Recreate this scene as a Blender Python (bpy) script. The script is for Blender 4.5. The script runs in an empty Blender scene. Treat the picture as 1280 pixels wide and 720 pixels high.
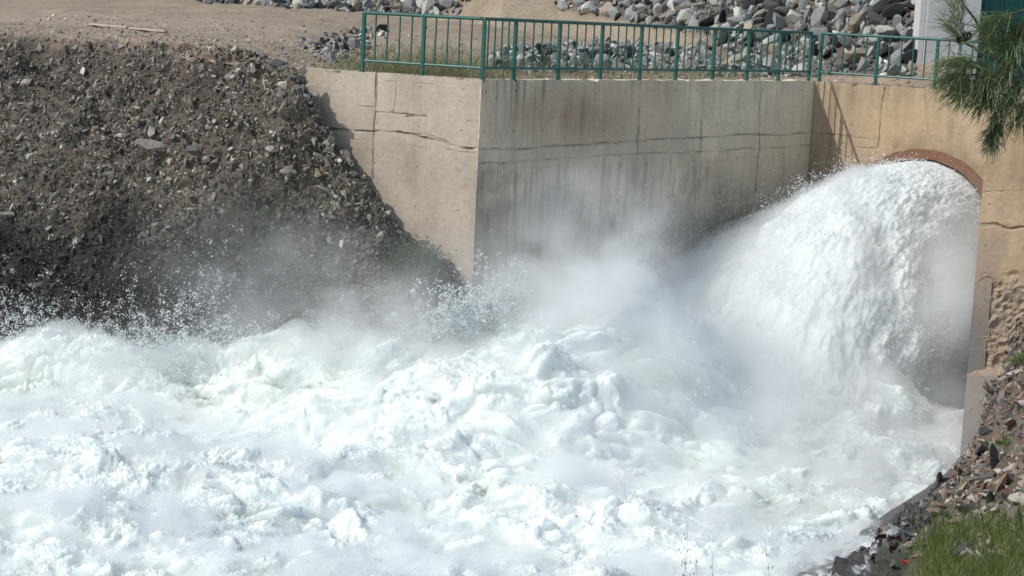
import bpy, bmesh, math, random
import numpy as np
from mathutils import Vector, Matrix
random.seed(7); RNG = np.random.default_rng(7)
S = bpy.context.scene; COL = S.collection
F = 2400.0; PITCH = math.atan(348/F); ROLL = math.radians(2.85)
CAM = np.array([0., 0., 8.0]); ZTOP = 6.7
_f = np.array([0, math.cos(PITCH), -math.sin(PITCH)]); _r0 = np.array([1., 0, 0]); _u0 = np.array([0, math.sin(PITCH), math.cos(PITCH)])
CR = math.cos(ROLL)*_r0 + math.sin(ROLL)*_u0; CU = -math.sin(ROLL)*_r0 + math.cos(ROLL)*_u0

def ray(px, py):
    return _f*F + CR*(px-640) + CU*(360-py)
def at(px, py, d):                       # point of the place seen at that pixel, d metres away (along y)
    v = ray(px, py); return CAM + v*(d/v[1])
def atz(px, py, z):
    v = ray(px, py); return CAM + v*((z-CAM[2])/v[2])
def proj(P):
    Q = np.asarray(P, float) - CAM; w = Q@_f
    return 640 + F*(Q@CR)/w, 360 - F*(Q@CU)/w

# ---------------------------------------------------------------- noise
_perm = RNG.permutation(256).astype(np.int32); _perm = np.concatenate([_perm, _perm, _perm])
_g = RNG.normal(size=(256, 3)).astype(np.float32); _g /= np.linalg.norm(_g, axis=1)[:, None]
def pn(x, y, z=0.0, seed=0):
    x, y, z = np.broadcast_arrays(np.float32(x), np.float32(y), np.float32(z))
    x = x + seed*17.31; y = y + seed*7.77; z = z + seed*3.13
    xi = np.floor(x).astype(np.int32); yi = np.floor(y).astype(np.int32); zi = np.floor(z).astype(np.int32)
    xf = x-xi; yf = y-yi; zf = z-zi
    u = xf*xf*xf*(xf*(xf*6-15)+10); v = yf*yf*yf*(yf*(yf*6-15)+10); w = zf*zf*zf*(zf*(zf*6-15)+10)
    out = 0
    for dx in (0, 1):
        for dy in (0, 1):
            for dz in (0, 1):
                h = _perm[_perm[_perm[(xi+dx) & 255]+((yi+dy) & 255)]+((zi+dz) & 255)]
                g = _g[h]
                d = g[..., 0]*(xf-dx)+g[..., 1]*(yf-dy)+g[..., 2]*(zf-dz)
                out = out + d*(u if dx else 1-u)*(v if dy else 1-v)*(w if dz else 1-w)
    return out*1.5
def fbm(x, y, z=0.0, o=4, seed=0, gain=.5):
    s = 0; a = 1; f = 1
    for i in range(o):
        s = s + a*pn(x*f, y*f, z*f, seed+i); a *= gain; f *= 2.03
    return s
def billow(x, y, z=0.0, o=4, seed=0, gain=.5):
    s = 0; a = 1; f = 1
    for i in range(o):
        s = s + a*np.abs(pn(x*f, y*f, z*f, seed+i)); a *= gain; f *= 2.03
    return s
def sst(a, b, x):
    t = np.clip((x-a)/(b-a), 0, 1); return t*t*(3-2*t)

# ---------------------------------------------------------------- objects
def tag(o, label=None, cat=None, group=None, kind=None):
    if label: o['label'] = label
    if cat: o['category'] = cat
    if group: o['group'] = group
    if kind: o['kind'] = kind
    return o
def empty(name, loc, label, cat, group=None):
    o = bpy.data.objects.new(name, None); COL.objects.link(o); o.location = loc
    return tag(o, label, cat, group)
def mesh_np(name, V, Fc, mat, parent=None, col=None, smooth=False, loc=None):
    V = np.asarray(V, np.float32); Fc = np.asarray(Fc, np.int32)
    if loc is not None: V = V - np.asarray(loc, np.float32)
    me = bpy.data.meshes.new(name); n = len(V); k = Fc.shape[1]; m = len(Fc)
    me.vertices.add(n); me.vertices.foreach_set('co', V.ravel())
    me.loops.add(m*k); me.loops.foreach_set('vertex_index', Fc.ravel())
    me.polygons.add(m); me.polygons.foreach_set('loop_start', np.arange(0, m*k, k, dtype=np.int32))
    me.polygons.foreach_set('use_smooth', np.full(m, smooth, bool))
    me.update(calc_edges=True)
    if col is not None:
        at_ = me.attributes.new('Col', 'FLOAT_COLOR', 'POINT')
        c = np.ones((n, 4), np.float32); c[:, :3] = col; at_.data.foreach_set('color', c.ravel())
    me.materials.append(mat)
    o = bpy.data.objects.new(name, me); COL.objects.link(o)
    if loc is not None: o.location = loc
    if parent is not None:
        o.parent = parent
        if loc is None: o.location = -Vector(parent.location)      # vertices are given in world space
    return o
def grid_faces(nu, nv, keep=None):
    i = np.arange(nu*nv).reshape(nv, nu)
    q = np.stack([i[:-1, :-1], i[:-1, 1:], i[1:, 1:], i[1:, :-1]], -1).reshape(-1, 4)
    return q if keep is None else q[keep.reshape(-1)]

# soup of copied templates -> one mesh
def soup(templates, which, P, R, Sc):
    """templates: list of (V,F tri); which: index per copy; P (n,3); R (n,3,3); Sc (n,3)"""
    Vs, Fs, ids, off = [], [], [], 0
    for k, (tv, tf) in enumerate(templates):
        m = np.where(which == k)[0]
        if len(m) == 0: continue
        v = tv[None]*Sc[m][:, None, :]
        v = np.einsum('nij,nkj->nki', R[m], v)+P[m][:, None, :]
        f = tf[None]+(np.arange(len(m))*len(tv))[:, None, None]+off
        Vs.append(v.reshape(-1, 3)); Fs.append(f.reshape(-1, tf.shape[1])); ids.append(np.repeat(m, len(tv))); off += len(m)*len(tv)
    return np.concatenate(Vs), np.concatenate(Fs), np.concatenate(ids)
def rand_rot(n):
    q = RNG.normal(size=(n, 4)); q /= np.linalg.norm(q, axis=1)[:, None]
    w, x, y, z = q.T
    return np.stack([1-2*(y*y+z*z), 2*(x*y-z*w), 2*(x*z+y*w), 2*(x*y+z*w), 1-2*(x*x+z*z), 2*(y*z-x*w),
                     2*(x*z-y*w), 2*(y*z+x*w), 1-2*(x*x+y*y)], -1).reshape(n, 3, 3)
def rock_template(npts, seed, squash=1.0):
    r = np.random.default_rng(seed); p = r.normal(size=(npts, 3)); p /= np.linalg.norm(p, axis=1)[:, None]
    p *= r.uniform(.75, 1.05, (npts, 1)); p *= np.array([1, r.uniform(.6, .95), r.uniform(.45, .8)*squash])
    bm = bmesh.new(); vs = [bm.verts.new(q) for q in p]
    bmesh.ops.convex_hull(bm, input=vs)
    bmesh.ops.delete(bm, geom=[v for v in bm.verts if not v.link_faces], context='VERTS')
    bmesh.ops.triangulate(bm, faces=bm.faces[:]); bm.verts.index_update()
    V = np.array([v.co[:] for v in bm.verts]); Fc = np.array([[v.index for v in f.verts] for f in bm.faces]); bm.free()
    return V, Fc
ROCKS = [rock_template(11, 100+i) for i in range(14)]
ROCKS_BIG = [rock_template(22, 300+i) for i in range(12)]
OCTA = (np.array([[1, 0, 0], [-1, 0, 0], [0, 1, 0], [0, -1, 0], [0, 0, 1], [0, 0, -1.]]),
        np.array([[0, 2, 4], [2, 1, 4], [1, 3, 4], [3, 0, 4], [2, 0, 5], [1, 2, 5], [3, 1, 5], [0, 3, 5]]))

# ---------------------------------------------------------------- materials
def mat(name):
    m = bpy.data.materials.new(name); m.use_nodes = True; nt = m.node_tree
    return m, nt, nt.nodes['Principled BSDF']
def N(nt, t, **kw):
    n = nt.nodes.new(t)
    for k, v in kw.items():
        if k in n.inputs: n.inputs[k].default_value = v
        else: setattr(n, k, v)
    return n
def col_mat(name, rough=.9, nscale=30, namp=.25, bump=.4, bdist=.01, spec=.3, base=None, wet=False):
    m, nt, b = mat(name); L = nt.links.new
    tc = N(nt, 'ShaderNodeTexCoord')
    n = N(nt, 'ShaderNodeTexNoise', Scale=nscale, Detail=6.0, Roughness=.65); L(tc.outputs['Object'], n.inputs['Vector'])
    mr = N(nt, 'ShaderNodeMapRange'); mr.inputs['To Min'].default_value = 1-namp; mr.inputs['To Max'].default_value = 1+namp
    mr.inputs['From Min'].default_value = .3; mr.inputs['From Max'].default_value = .7
    L(n.outputs['Fac'], mr.inputs['Value'])
    mx = N(nt, 'ShaderNodeVectorMath', operation='SCALE')
    if base is None:
        a = N(nt, 'ShaderNodeAttribute', attribute_name='Col'); L(a.outputs['Color'], mx.inputs[0])
    else: mx.inputs[0].default_value = base
    L(mr.outputs[0], mx.inputs['Scale']); L(mx.outputs[0], b.inputs['Base Color'])
    bp = N(nt, 'ShaderNodeBump', Strength=bump, Distance=bdist); L(n.outputs['Fac'], bp.inputs['Height']); L(bp.outputs[0], b.inputs['Normal'])
    b.inputs['Roughness'].default_value = rough; b.inputs['Specular IOR Level'].default_value = spec
    return m
M_conc = col_mat('concrete', .88, 14, .10, .5, .008)
M_soil = col_mat('soil', .95, 9, .22, .8, .03, .15)
M_rock = col_mat('rock', .95, 16, .28, .6, .015, .12)
M_wetrock = col_mat('wet rock', .28, 12, .3, .5, .02, .6)
M_rust = col_mat('rusted rim', .8, 18, .35, .7, .01, .3, base=(.19, .095, .058))
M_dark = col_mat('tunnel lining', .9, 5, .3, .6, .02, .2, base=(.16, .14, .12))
M_build = col_mat('plaster', .85, 6, .08, .3, .005, .3, base=(.50, .48, .49))
M_paint = col_mat('green paint', .38, 25, .16, .15, .002, .5, base=(.006, .095, .080))
nt = M_paint.node_tree; L = nt.links.new; b = nt.nodes['Principled BSDF']; old = b.inputs['Base Color'].links[0].from_socket
n_ = N(nt, 'ShaderNodeTexNoise', Scale=9.0, Detail=7.0, Roughness=.7); g_ = N(nt, 'ShaderNodeTexCoord'); L(g_.outputs['Object'], n_.inputs['Vector'])
r_ = N(nt, 'ShaderNodeMapRange'); r_.inputs['From Min'].default_value = .60; r_.inputs['From Max'].default_value = .66; L(n_.outputs['Fac'], r_.inputs['Value'])
x_ = N(nt, 'ShaderNodeMix', data_type='RGBA'); L(r_.outputs[0], x_.inputs[0]); L(old, x_.inputs[6]); x_.inputs[7].default_value = (.16, .10, .06, 1); L(x_.outputs[2], b.inputs['Base Color'])
M_door = col_mat('green sheet metal', .5, 7, .3, .2, .004, .4, base=(.012, .10, .085))
M_board = col_mat('weathered board', .85, 12, .2, .3, .004, .3, base=(.45, .38, .31))
def leaf_mat(name, c, var=.35, trans=.25):
    m, nt, b = mat(name); L = nt.links.new
    a = N(nt, 'ShaderNodeAttribute', attribute_name='Col'); L(a.outputs['Color'], b.inputs['Base Color'])
    b.inputs['Roughness'].default_value = .55
    t = N(nt, 'ShaderNodeBsdfTranslucent'); L(a.outputs['Color'], t.inputs['Color'])
    mx = N(nt, 'ShaderNodeMixShader', Fac=trans); L(b.outputs[0], mx.inputs[1]); L(t.outputs[0], mx.inputs[2])
    L(mx.outputs[0], nt.nodes['Material Output'].inputs['Surface'])
    return m
M_leaf = leaf_mat('foliage', None)
# aerated water
M_foam, nt, b = mat('white water'); L = nt.links.new
tc = N(nt, 'ShaderNodeTexCoord')
a = N(nt, 'ShaderNodeAttribute', attribute_name='Col')
L(a.outputs['Color'], b.inputs['Base Color'])
n1 = N(nt, 'ShaderNodeTexNoise', Scale=30.0, Detail=8.0, Roughness=.8); L(tc.outputs['Object'], n1.inputs['Vector'])
bp = N(nt, 'ShaderNodeBump', Strength=.5, Distance=.04); L(n1.outputs['Fac'], bp.inputs['Height']); L(bp.outputs[0], b.inputs['Normal'])
b.inputs['Roughness'].default_value = .5; b.inputs['Specular IOR Level'].default_value = .3
b.inputs['Subsurface Weight'].default_value = .85; b.inputs['Subsurface Radius'].default_value = (.9, 1.0, 1.0); b.inputs['Subsurface Scale'].default_value = .20
M_drop, nt, b = mat('water drops'); L = nt.links.new
b.inputs['Base Color'].default_value = (.93, .95, .96, 1); b.inputs['Roughness'].default_value = .15
t = N(nt, 'ShaderNodeBsdfTranslucent'); t.inputs['Color'].default_value = (.93, .96, .97, 1)
mx = N(nt, 'ShaderNodeMixShader', Fac=.5); L(b.outputs[0], mx.inputs[1]); L(t.outputs[0], mx.inputs[2]); L(mx.outputs[0], nt.nodes['Material Output'].inputs['Surface'])

# ---------------------------------------------------------------- the walls
A = atz(362, 83, ZTOP); C1 = atz(602, 99, ZTOP); C2 = atz(1018, 100.5, ZTOP)
dm = (C2-C1)/np.linalg.norm(C2-C1)                       # along the long side wall, away from the camera
dh = np.array([dm[1], -dm[0], 0])                        # along the headwall, to the right
RX = C2+dh*((.2505*C2[1]-C2[0])/(dh[0]-.2505*dh[1]))     # right end of the headwall
E0 = at(1237, 134, 34.2); E0[2] = ZTOP                   # near corner of the right hand pier
de = np.array([.93, -.37, 0]); de /= np.linalg.norm(de)
print('pts', A, C1, C2, RX, E0)

def line_mask(px, py, pts, w):
    """0..1 mask of a polyline given in photo pixels"""
    m = np.zeros_like(px)
    for (x0, y0), (x1, y1) in zip(pts[:-1], pts[1:]):
        dx, dy = x1-x0, y1-y0; l = dx*dx+dy*dy
        t = np.clip(((px-x0)*dx+(py-y0)*dy)/l, 0, 1)
        d = np.hypot(px-x0-t*dx, py-y0-t*dy)
        m = np.maximum(m, 1-sst(w*.4, w*1.1, d))
    return m
def blob(px, py, x, y, rx, ry): return np.exp(-((px-x)/rx)**2-((py-y)/ry)**2)

def wall(name, P0, dirv, length, height, thick, paint, res=.022, hole=None, label='', parent=None, top_wobble=.02, cat='wall'):
    nrm = np.array([dirv[1], -dirv[0], 0.])              # out of the front face
    nu = int(length/res)+1; nv = int(height/res)+1
    u, v = np.meshgrid(np.linspace(0, length, nu), np.linspace(0, height, nv))
    base = P0[None, None]+u[..., None]*dirv-v[..., None]*np.array([0, 0, 1.])
    base[..., 2] -= (fbm(u*2.2, 3.3, o=5, seed=5, gain=.65)*top_wobble+.012+.05*sst(.45, .8, fbm(u*3, 8., o=3, seed=7)))*np.exp(-v/.06)
    px, py = proj(base.reshape(-1, 3)); px = px.reshape(u.shape); py = py.reshape(u.shape)
    col, disp = paint(u, v, px, py)
    P = base+nrm*disp[..., None]
    keep = None
    if hole is not None:
        cx = .5*(u[:-1, :-1]+u[1:, 1:]); cv = .5*(v[:-1, :-1]+v[1:, 1:]); keep = ~hole(cx, cv)
    V = P.reshape(-1, 3); C = col.reshape(-1, 3); Fc = grid_faces(nu, nv, keep)[:, ::-1]
    # thickness: border loop pushed back
    idx = np.arange(nu*nv).reshape(nv, nu)
    loop = np.concatenate([idx[0, :-1], idx[:-1, -1], idx[-1, ::-1][:-1], idx[::-1, 0][:-1]])
    back = V[loop]-nrm*thick; n0 = len(V)
    V = np.concatenate([V, back]); C = np.concatenate([C, C[loop]])
    k = np.arange(len(loop)); k2 = (k+1) % len(loop)
    side = np.stack([loop[k], loop[k2], n0+k2, n0+k], -1)
    Fc = np.concatenate([Fc, side])
    if hole is None:
        c = [n0, n0+nu-1, n0+nu-1+nv-1, n0+2*(nu-1)+nv-1]
        Fc = np.concatenate([Fc, np.array([c])])
    o = mesh_np(name, V, Fc, M_conc, parent, C, loc=None if parent is not None else tuple(P0))
    if parent is None: tag(o, label, cat)
    return o
def mixc(c, m, t): return c*(1-m)[..., None]+m[..., None]*np.array(t)
def conc(u, v, base, seed, streak=.10, mott=.16, hole_r=.02):
    c = np.ones(u.shape+(3,))*np.array(base)
    m = fbm(u*.9, v*.9, o=5, seed=seed)*mott+fbm(u*7, v*7, o=3, seed=seed+3)*.05
    st = fbm(u*5, v*.35, o=4, seed=seed+9)*streak*np.exp(-v/3.5)
    c = c*(1+m+st)[..., None]
    dirt = sst(.05, .7, fbm(u*1.6, v*.7, o=5, seed=seed+50)); c = mixc(c, .30*dirt, np.array(base)*np.array([.62, .56, .50]))
    form = np.abs(((u/.62) % 1)-.5)                      # board marks
    disp = fbm(u*.6, v*.6, o=3, seed=seed+20)*.008+fbm(u*9, v*9, o=3, seed=seed+22)*.003
    pits = sst(.70, .85, pn(u*15, v*15, seed=seed+30)); c = c*(1-.3*pits)[..., None]; disp = disp-.01*pits
    tie = np.zeros_like(u)
    for (du, dv) in ((.0, .0),):
        uu = ((u+du+.3) % .9)-.45; vv = ((v+dv+.15) % .75)-.37
        tie = np.maximum(tie, 1-sst(hole_r*.6, hole_r*1.4, np.hypot(uu, vv)))
    c = c*(1-.45*tie)[..., None]; disp = disp-.01*tie
    return c, disp
def marks(c, disp, px, py, lst, wob):
    for pts, w, dark, dep in lst:
        m = line_mask(px+wob*fbm(px*.03, py*.03, 1.7, o=3, seed=3), py+wob*fbm(px*.03, py*.03, 5.2, o=3, seed=4), pts, w)
        m = m*np.clip(.75+.9*fbm(px*.045, py*.045, dark*9, o=3, seed=6), .15, 1.15)
        c = c*(1-dark*m)[..., None]; disp = disp-dep*m
    return c, disp

def paint_wing(u, v, px, py):
    c, d = conc(u, v, (.43, .345, .275), 40, .12)
    c = mixc(c, .5*blob(px, py, 400, 110, 90, 40), (.55, .47, .39))
    c = mixc(c, .35*blob(px, py, 385, 150, 25, 60), (.50, .36, .22))
    c = mixc(c, .35*sst(250, 350, py), (.38, .35, .31))
    c, d = marks(c, d, px, py, [
        ([(471, 92), (470, 130), (467, 165), (466, 225)], 1.3, .55, .02), ([(497, 98), (493, 142)], 1.0, .35, .01),
        ([(447, 132), (467, 134)], 1.0, .45, .01), ([(470, 140), (512, 143), (532, 147)], 1.4, .5, .02), ([(510, 146), (530, 147)], 2.0, .5, .03),
        ([(533, 145), (532, 240)], .7, .2, .004), ([(412, 161), (465, 164), (500, 166), (535, 173), (572, 184), (598, 187)], 1.5, .6, .03),
        ([(495, 166), (535, 169), (560, 178)], 1.1, .35, .02),
        ([(405, 168), (470, 178), (530, 184)], .8, .22, .005), ([(558, 188), (598, 191)], .8, .3, .006),
        ([(585, 152), (600, 153)], .9, .4, .01), ([(480, 101), (530, 104), (600, 108)], .8, .18, .005)], 1.6)
    e = np.exp(-((4.03-u)/.03)**2)
    d = d - .03*np.clip(fbm(u*3, v*4, o=4, seed=77), 0, 1)*np.exp(-(LW-u)/.03)
    return c, d
LW = float(np.linalg.norm(C1-A)); LM = float(np.linalg.norm(C2-C1)); LH = float(np.linalg.norm(RX-C2))
def paint_mid(u, v, px, py):
    c, d = conc(u, v, (.63, .52, .395), 60, .08, .2, .03)  # concrete base raised to stand in for bounce light missing in the shade
    c = mixc(c, .85*blob(px, py, 710, 145, 80, 42)*(.75+.5*fbm(u*1.5, v, o=3, seed=93)).clip(0, 1), (.36, .215, .14))
    c = mixc(c, .35*blob(px, py, 800, 140, 60, 50), (.48, .34, .23))
    c = mixc(c, .30*blob(px, py, 960, 150, 90, 80), (.66, .60, .49))
    dr = sst(.05, .5, fbm(u*7, v*.3, o=3, seed=91))*np.exp(-v/.9)        # dark drips under the edge
    c = mixc(c, np.clip(.7*dr, 0, .8)*(.35+.65*blob(px, py, 670, 110, 70, 60)), (.13, .115, .10))
    lt = sst(.25, .6, fbm(u*9, v*.35, o=3, seed=95))*np.exp(-((v-1.0)/.9)**2)
    c = mixc(c, .35*lt, (.52, .47, .42))
    c = mixc(c, .45*sst(.1, .6, fbm(u*1.5, v*1.2, o=5, seed=97))*sst(185, 215, py), (.30, .235, .17))
    wet = sst(-.25, .45, (py-235)/90+.5*fbm(u*1.1, v*1.4, o=4, seed=99)-(px-620)/900)
    c = mixc(c, .55*wet, (.20, .20, .185))
    c = mixc(c, .55*sst(0, .5, fbm(u*6, v*.5, o=3, seed=101))*sst(180, 220, py)*(1-sst(700, 1000, px)), (.20, .19, .18))
    c, d = marks(c, d, px, py, [
        ([(600, 187), (660, 186), (700, 182), (798, 176), (880, 171), (950, 168), (1012, 167)], 1.3, .5, .02),
        ([(600, 205), (640, 202), (700, 198), (798, 192), (850, 191), (940, 186), (1012, 182)], 1.1, .4, .015),
        ([(799, 135), (798, 198)], 1.1, .55, .02), ([(877, 103), (876, 183), (874, 250)], 1.1, .45, .015),
        ([(950, 103), (949, 170), (945, 240)], 1.1, .45, .015), ([(621, 103), (620, 125)], 1.3, .4, .01),
        ([(711, 200), (711, 240)], .8, .35, .01), ([(756, 198), (755, 220)], .9, .4, .01), ([(666, 200), (664, 250)], .8, .3, .01),
        ([(645, 205), (643, 240)], .8, .25, .01), ([(808, 192), (806, 215)], .8, .35, .01), ([(838, 192), (836, 270)], .8, .25, .01),
        ([(910, 188), (908, 250)], .8, .25, .01), ([(981, 185), (979, 240)], .8, .25, .01),
        ([(860, 326), (900, 322), (935, 316)], 1.2, .5, .02)], 1.8)
    return c, d
def paint_head(u, v, px, py):
    c, d = conc(u, v, (.41, .305, .21), 120, .18)
    c = mixc(c, .4*blob(px, py, 1130, 150, 60, 40), (.52, .36, .20))
    c = mixc(c, .5*sst(.05, .5, fbm(u*8, v*.5, o=3, seed=130))*np.exp(-v/.6), (.26, .19, .12))
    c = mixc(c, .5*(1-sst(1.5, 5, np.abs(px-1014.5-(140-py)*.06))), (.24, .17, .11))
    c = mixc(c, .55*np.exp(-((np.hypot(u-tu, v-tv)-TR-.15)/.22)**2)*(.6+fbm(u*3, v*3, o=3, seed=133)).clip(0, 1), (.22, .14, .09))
    c = mixc(c, .4*sst(.0, .5, fbm(u*1.3, v*.9, o=5, seed=134)), (.30, .22, .15))
    c, d = marks(c, d, px, py, [
        ([(1106, 110), (1100, 150), (1098, 184)], 1.4, .55, .02), ([(1155, 118), (1163, 180)], .8, .25, .01), ([(1105, 126), (1125, 127)], .9, .4, .01),
        ([(1157, 112), (1157, 130)], .8, .4, .01), ([(1018, 167), (1060, 170), (1098, 176)], .9, .4, .012), ([(1070, 184), (1098, 187)], 1.2, .4, .02),
        ([(1040, 105), (1036, 230)], .8, .2, .006)], 1.5)
    return c, d
def paint_pier(u, v, px, py):
    c, d = conc(u, v, (.44, .31, .20), 150, .2)
    c = mixc(c, .7*sst(0, .4, fbm(u*1.2, v*1.2, o=3, seed=151)), (.33, .25, .19))
    rough = sst(340, 365, py+12*fbm(u*3, v*3, o=2, seed=152))*(1-sst(455, 470, py))
    c = mixc(c, .7*rough, (.26, .2, .155)); c = mixc(c, .85*sst(455, 475, py+6*fbm(u*3, v*3, o=2, seed=154)), (.27, .24, .21))
    d = d - .10*rough*billow(u*4, v*4, o=4, seed=153)
    c, d = marks(c, d, px, py, [([(1225, 281), (1245, 280), (1262, 286), (1290, 282)], 2.2, .6, .04), ([(1225, 240), (1290, 236)], 1.0, .3, .01)], 2.5)
    return c, d

wing = wall('wing_wall', A, (C1-A)/LW, LW, 7.6, .35, paint_wing, label='sunlit tan concrete wing wall with long cracks beside the stony slope')
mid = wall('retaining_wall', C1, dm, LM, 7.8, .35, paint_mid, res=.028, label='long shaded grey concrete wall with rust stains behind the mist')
# the tunnel mouth
TR = 2.02
pc = None
def on_head(px, py):                                       # (u,v) on the headwall plane of a photo pixel
    r = ray(px, py); nrm = np.array([dh[1], -dh[0], 0]); t = ((C2-CAM)@nrm)/(r@nrm); P = CAM+r*t
    return (P-C2)@dh, C2[2]-P[2]
tu, tv = on_head(1149, 300)
hole = lambda u, v: (np.hypot(u-tu, v-tv) < TR) | ((np.abs(u-tu) < TR) & (v > tv))
print('tunnel', tu, tv, LH)
LH2 = max(LH, tu+TR+.6)
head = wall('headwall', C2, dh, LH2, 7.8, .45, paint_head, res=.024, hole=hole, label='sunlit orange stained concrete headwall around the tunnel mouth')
def arch(r0, r1, y0, y1, n=64, leg=3.4):
    """ring section swept: profile rectangle r0..r1, depth y0..y1 (negative = out of the wall)"""
    angs = list(np.linspace(0, math.pi, n)); V = []; nrm = np.array([dh[1], -dh[0], 0])
    Cw = C2+dh*tu-np.array([0, 0, tv])
    pts = [(1, 0, -leg)]+[(math.cos(a), math.sin(a), 0) for a in angs]+[(-1, 0, -leg)]
    for cx, cz, dz in pts:
        for (r, y) in ((r0, y0), (r1, y0), (r1, y1), (r0, y1)):
            w = 1+.003*math.sin(cx*23+cz*11)
            V.append(Cw+dh*cx*r*w+np.array([0, 0, cz*r*w+dz])+nrm*y)
    Fc = []
    for i in range(len(pts)-1):
        for k in range(4):
            Fc.append((4*i+k, 4*i+(k+1) % 4, 4*i+4+(k+1) % 4, 4*i+4+k))
    return np.array(V), np.array(Fc)
V, Fc = arch(TR-.17, TR+.05, .055, -.50)
rim = mesh_np('tunnel_rim', V, Fc, M_rust, head)
V, Fc = arch(TR-.02, TR+.16, -.46, -9.0)
mesh_np('tunnel_lining', V, Fc, M_dark, head)
# right pier: inner side wall from the headwall to its near corner, and the face towards the camera
pier = wall('pier_wall', E0, de, 5.2, 7.9, .5, paint_pier, res=.022, label='orange brown concrete pier with broken rough base at the right edge', cat='wall')
si = (RX+dh*.35)-E0; li = float(np.linalg.norm(si[:2])); si[2] = 0; si /= li
def paint_side(u, v, px, py):
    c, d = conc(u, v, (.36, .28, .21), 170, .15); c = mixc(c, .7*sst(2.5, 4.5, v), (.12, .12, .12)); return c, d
si2 = -si
def side_wall():
    # front must face the channel (left): direction runs from the headwall to the near corner
    P0 = E0+si*li
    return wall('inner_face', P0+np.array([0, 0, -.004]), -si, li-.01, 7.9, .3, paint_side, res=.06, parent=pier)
side_wall()

# ---------------------------------------------------------------- ground behind the walls
LFT = [at(-900, 10, 60), at(-300, 34, 50), at(-60, 38, 46.5), at(0, 42, 45.5), at(120, 46, 43.5), at(200, 50, 42), at(300, 62, 39.2), at(345, 76, 37.6)]
front = [(-60, 70, 6.8)]+[tuple(p) for p in LFT]+[tuple(A), tuple(C1), tuple(C2), tuple(RX+dh*.3)]+[(14, RX[1]-2.4, ZTOP), (60, RX[1]-25, ZTOP)]
fx = np.array([p[0] for p in front]); fy = np.array([p[1] for p in front]); fz = np.array([p[2] for p in front])
def y_front(x): return np.interp(x, fx, fy)
def foot(x): return np.interp(x, [-12, -6, -2, 1, 3.6, 5.2, 7, 8.6, 10.2, 11, 13], [30, 27, 24, 19, 12, 6.5, 2.6, 1.6, 1.6, 14, 16])
def ground_z(x, y):
    t = np.clip(y-y_front(x), 0, None)
    z0 = np.interp(x, fx, fz)
    z = z0-.05+.035*np.minimum(t, 60)*(1-np.exp(-t/2))
    tf = foot(x); z = z+.52*np.clip(t-tf, 0, 22)+.02*np.clip(t-60, 0, 400)
    z = z-.34*np.exp(-t/.6)*(x < A[0]-.1)
    z = z+fbm(x*.35, y*.35, o=4, seed=200)*.10*sst(.6, 4, t)+fbm(x*2, y*2, o=3, seed=204)*.025*sst(.3, 1, t)
    return z
def pmask(x, y):
    """probability that rubble lies at that place (photo position of the ground point)"""
    rip_r = sst(-8, 4, (x-700)*.19-(y-2)+6)*sst(690, 720, x)*(1-sst(1138, 1150, x))
    rip_l = sst(-2, 3, 2+(x-245)*.062-y+fbm(x*.02, y*.02, o=2, seed=4)*4)*sst(240, 280, x)*(1-sst(560, 600, x+y*1.5))
    lowb = sst(0, 6, y-(58-.02*(x-640)))*sst(600, 660, x)*(1-sst(900, 1020, x))*.75*(1-sst(88, 92, y))
    rgt = sst(860, 930, x)*(1-sst(1136, 1146, x))*(1-sst(93, 97, y))
    lft = .35*blob(x, y, 420, 62, 30, 12)+.3*blob(x, y, 450, 45, 20, 6)
    return rip_r, rip_l, lowb, rgt, lft
xs = np.concatenate([np.linspace(-60, -16, 60), np.linspace(-15.9, 16, 560), np.linspace(16.1, 60, 60)])
ts = np.concatenate([np.linspace(.12, 12, 170), np.linspace(12.1, 40, 190), np.geomspace(41, 600, 50)])
X, T = np.meshgrid(xs, ts); Y = y_front(X)+T; Z = ground_z(X, Y)
Pp = np.stack([X, Y, Z], -1); px, py = proj(Pp.reshape(-1, 3)); px = px.reshape(X.shape); py = py.reshape(X.shape)
c = np.ones(X.shape+(3,))*np.array([.27, .212, .155])
c = c*(1+.16*fbm(X*.5, Y*.5, o=5, seed=210)+.10*fbm(X*3, Y*3, o=3, seed=214))[..., None]
track = np.exp(-((T-9-1.5*np.sin(X*.2))/1.1)**2)+np.exp(-((T-12-1.5*np.sin(X*.2))/1.1)**2)
c = mixc(c, .4*track*(X < 2), (.34, .27, .21))
rr_, rl_, lo_, rg_, lf_ = pmask(px, py)
c = mixc(c, .8*np.clip(np.maximum.reduce([rr_, rl_, lo_*.6, rg_]), 0, 1), (.075, .068, .06))  # soil under the rubble painted dark for the shadows between the stones
c = mixc(c, .5*blob(px, py, 530, 75, 80, 18), (.20, .18, .10))
g = mesh_np('dirt_ground', Pp.reshape(-1, 3), grid_faces(len(xs), len(ts)), M_soil, col=c.reshape(-1, 3), smooth=True); tag(g, kind='structure')

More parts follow.
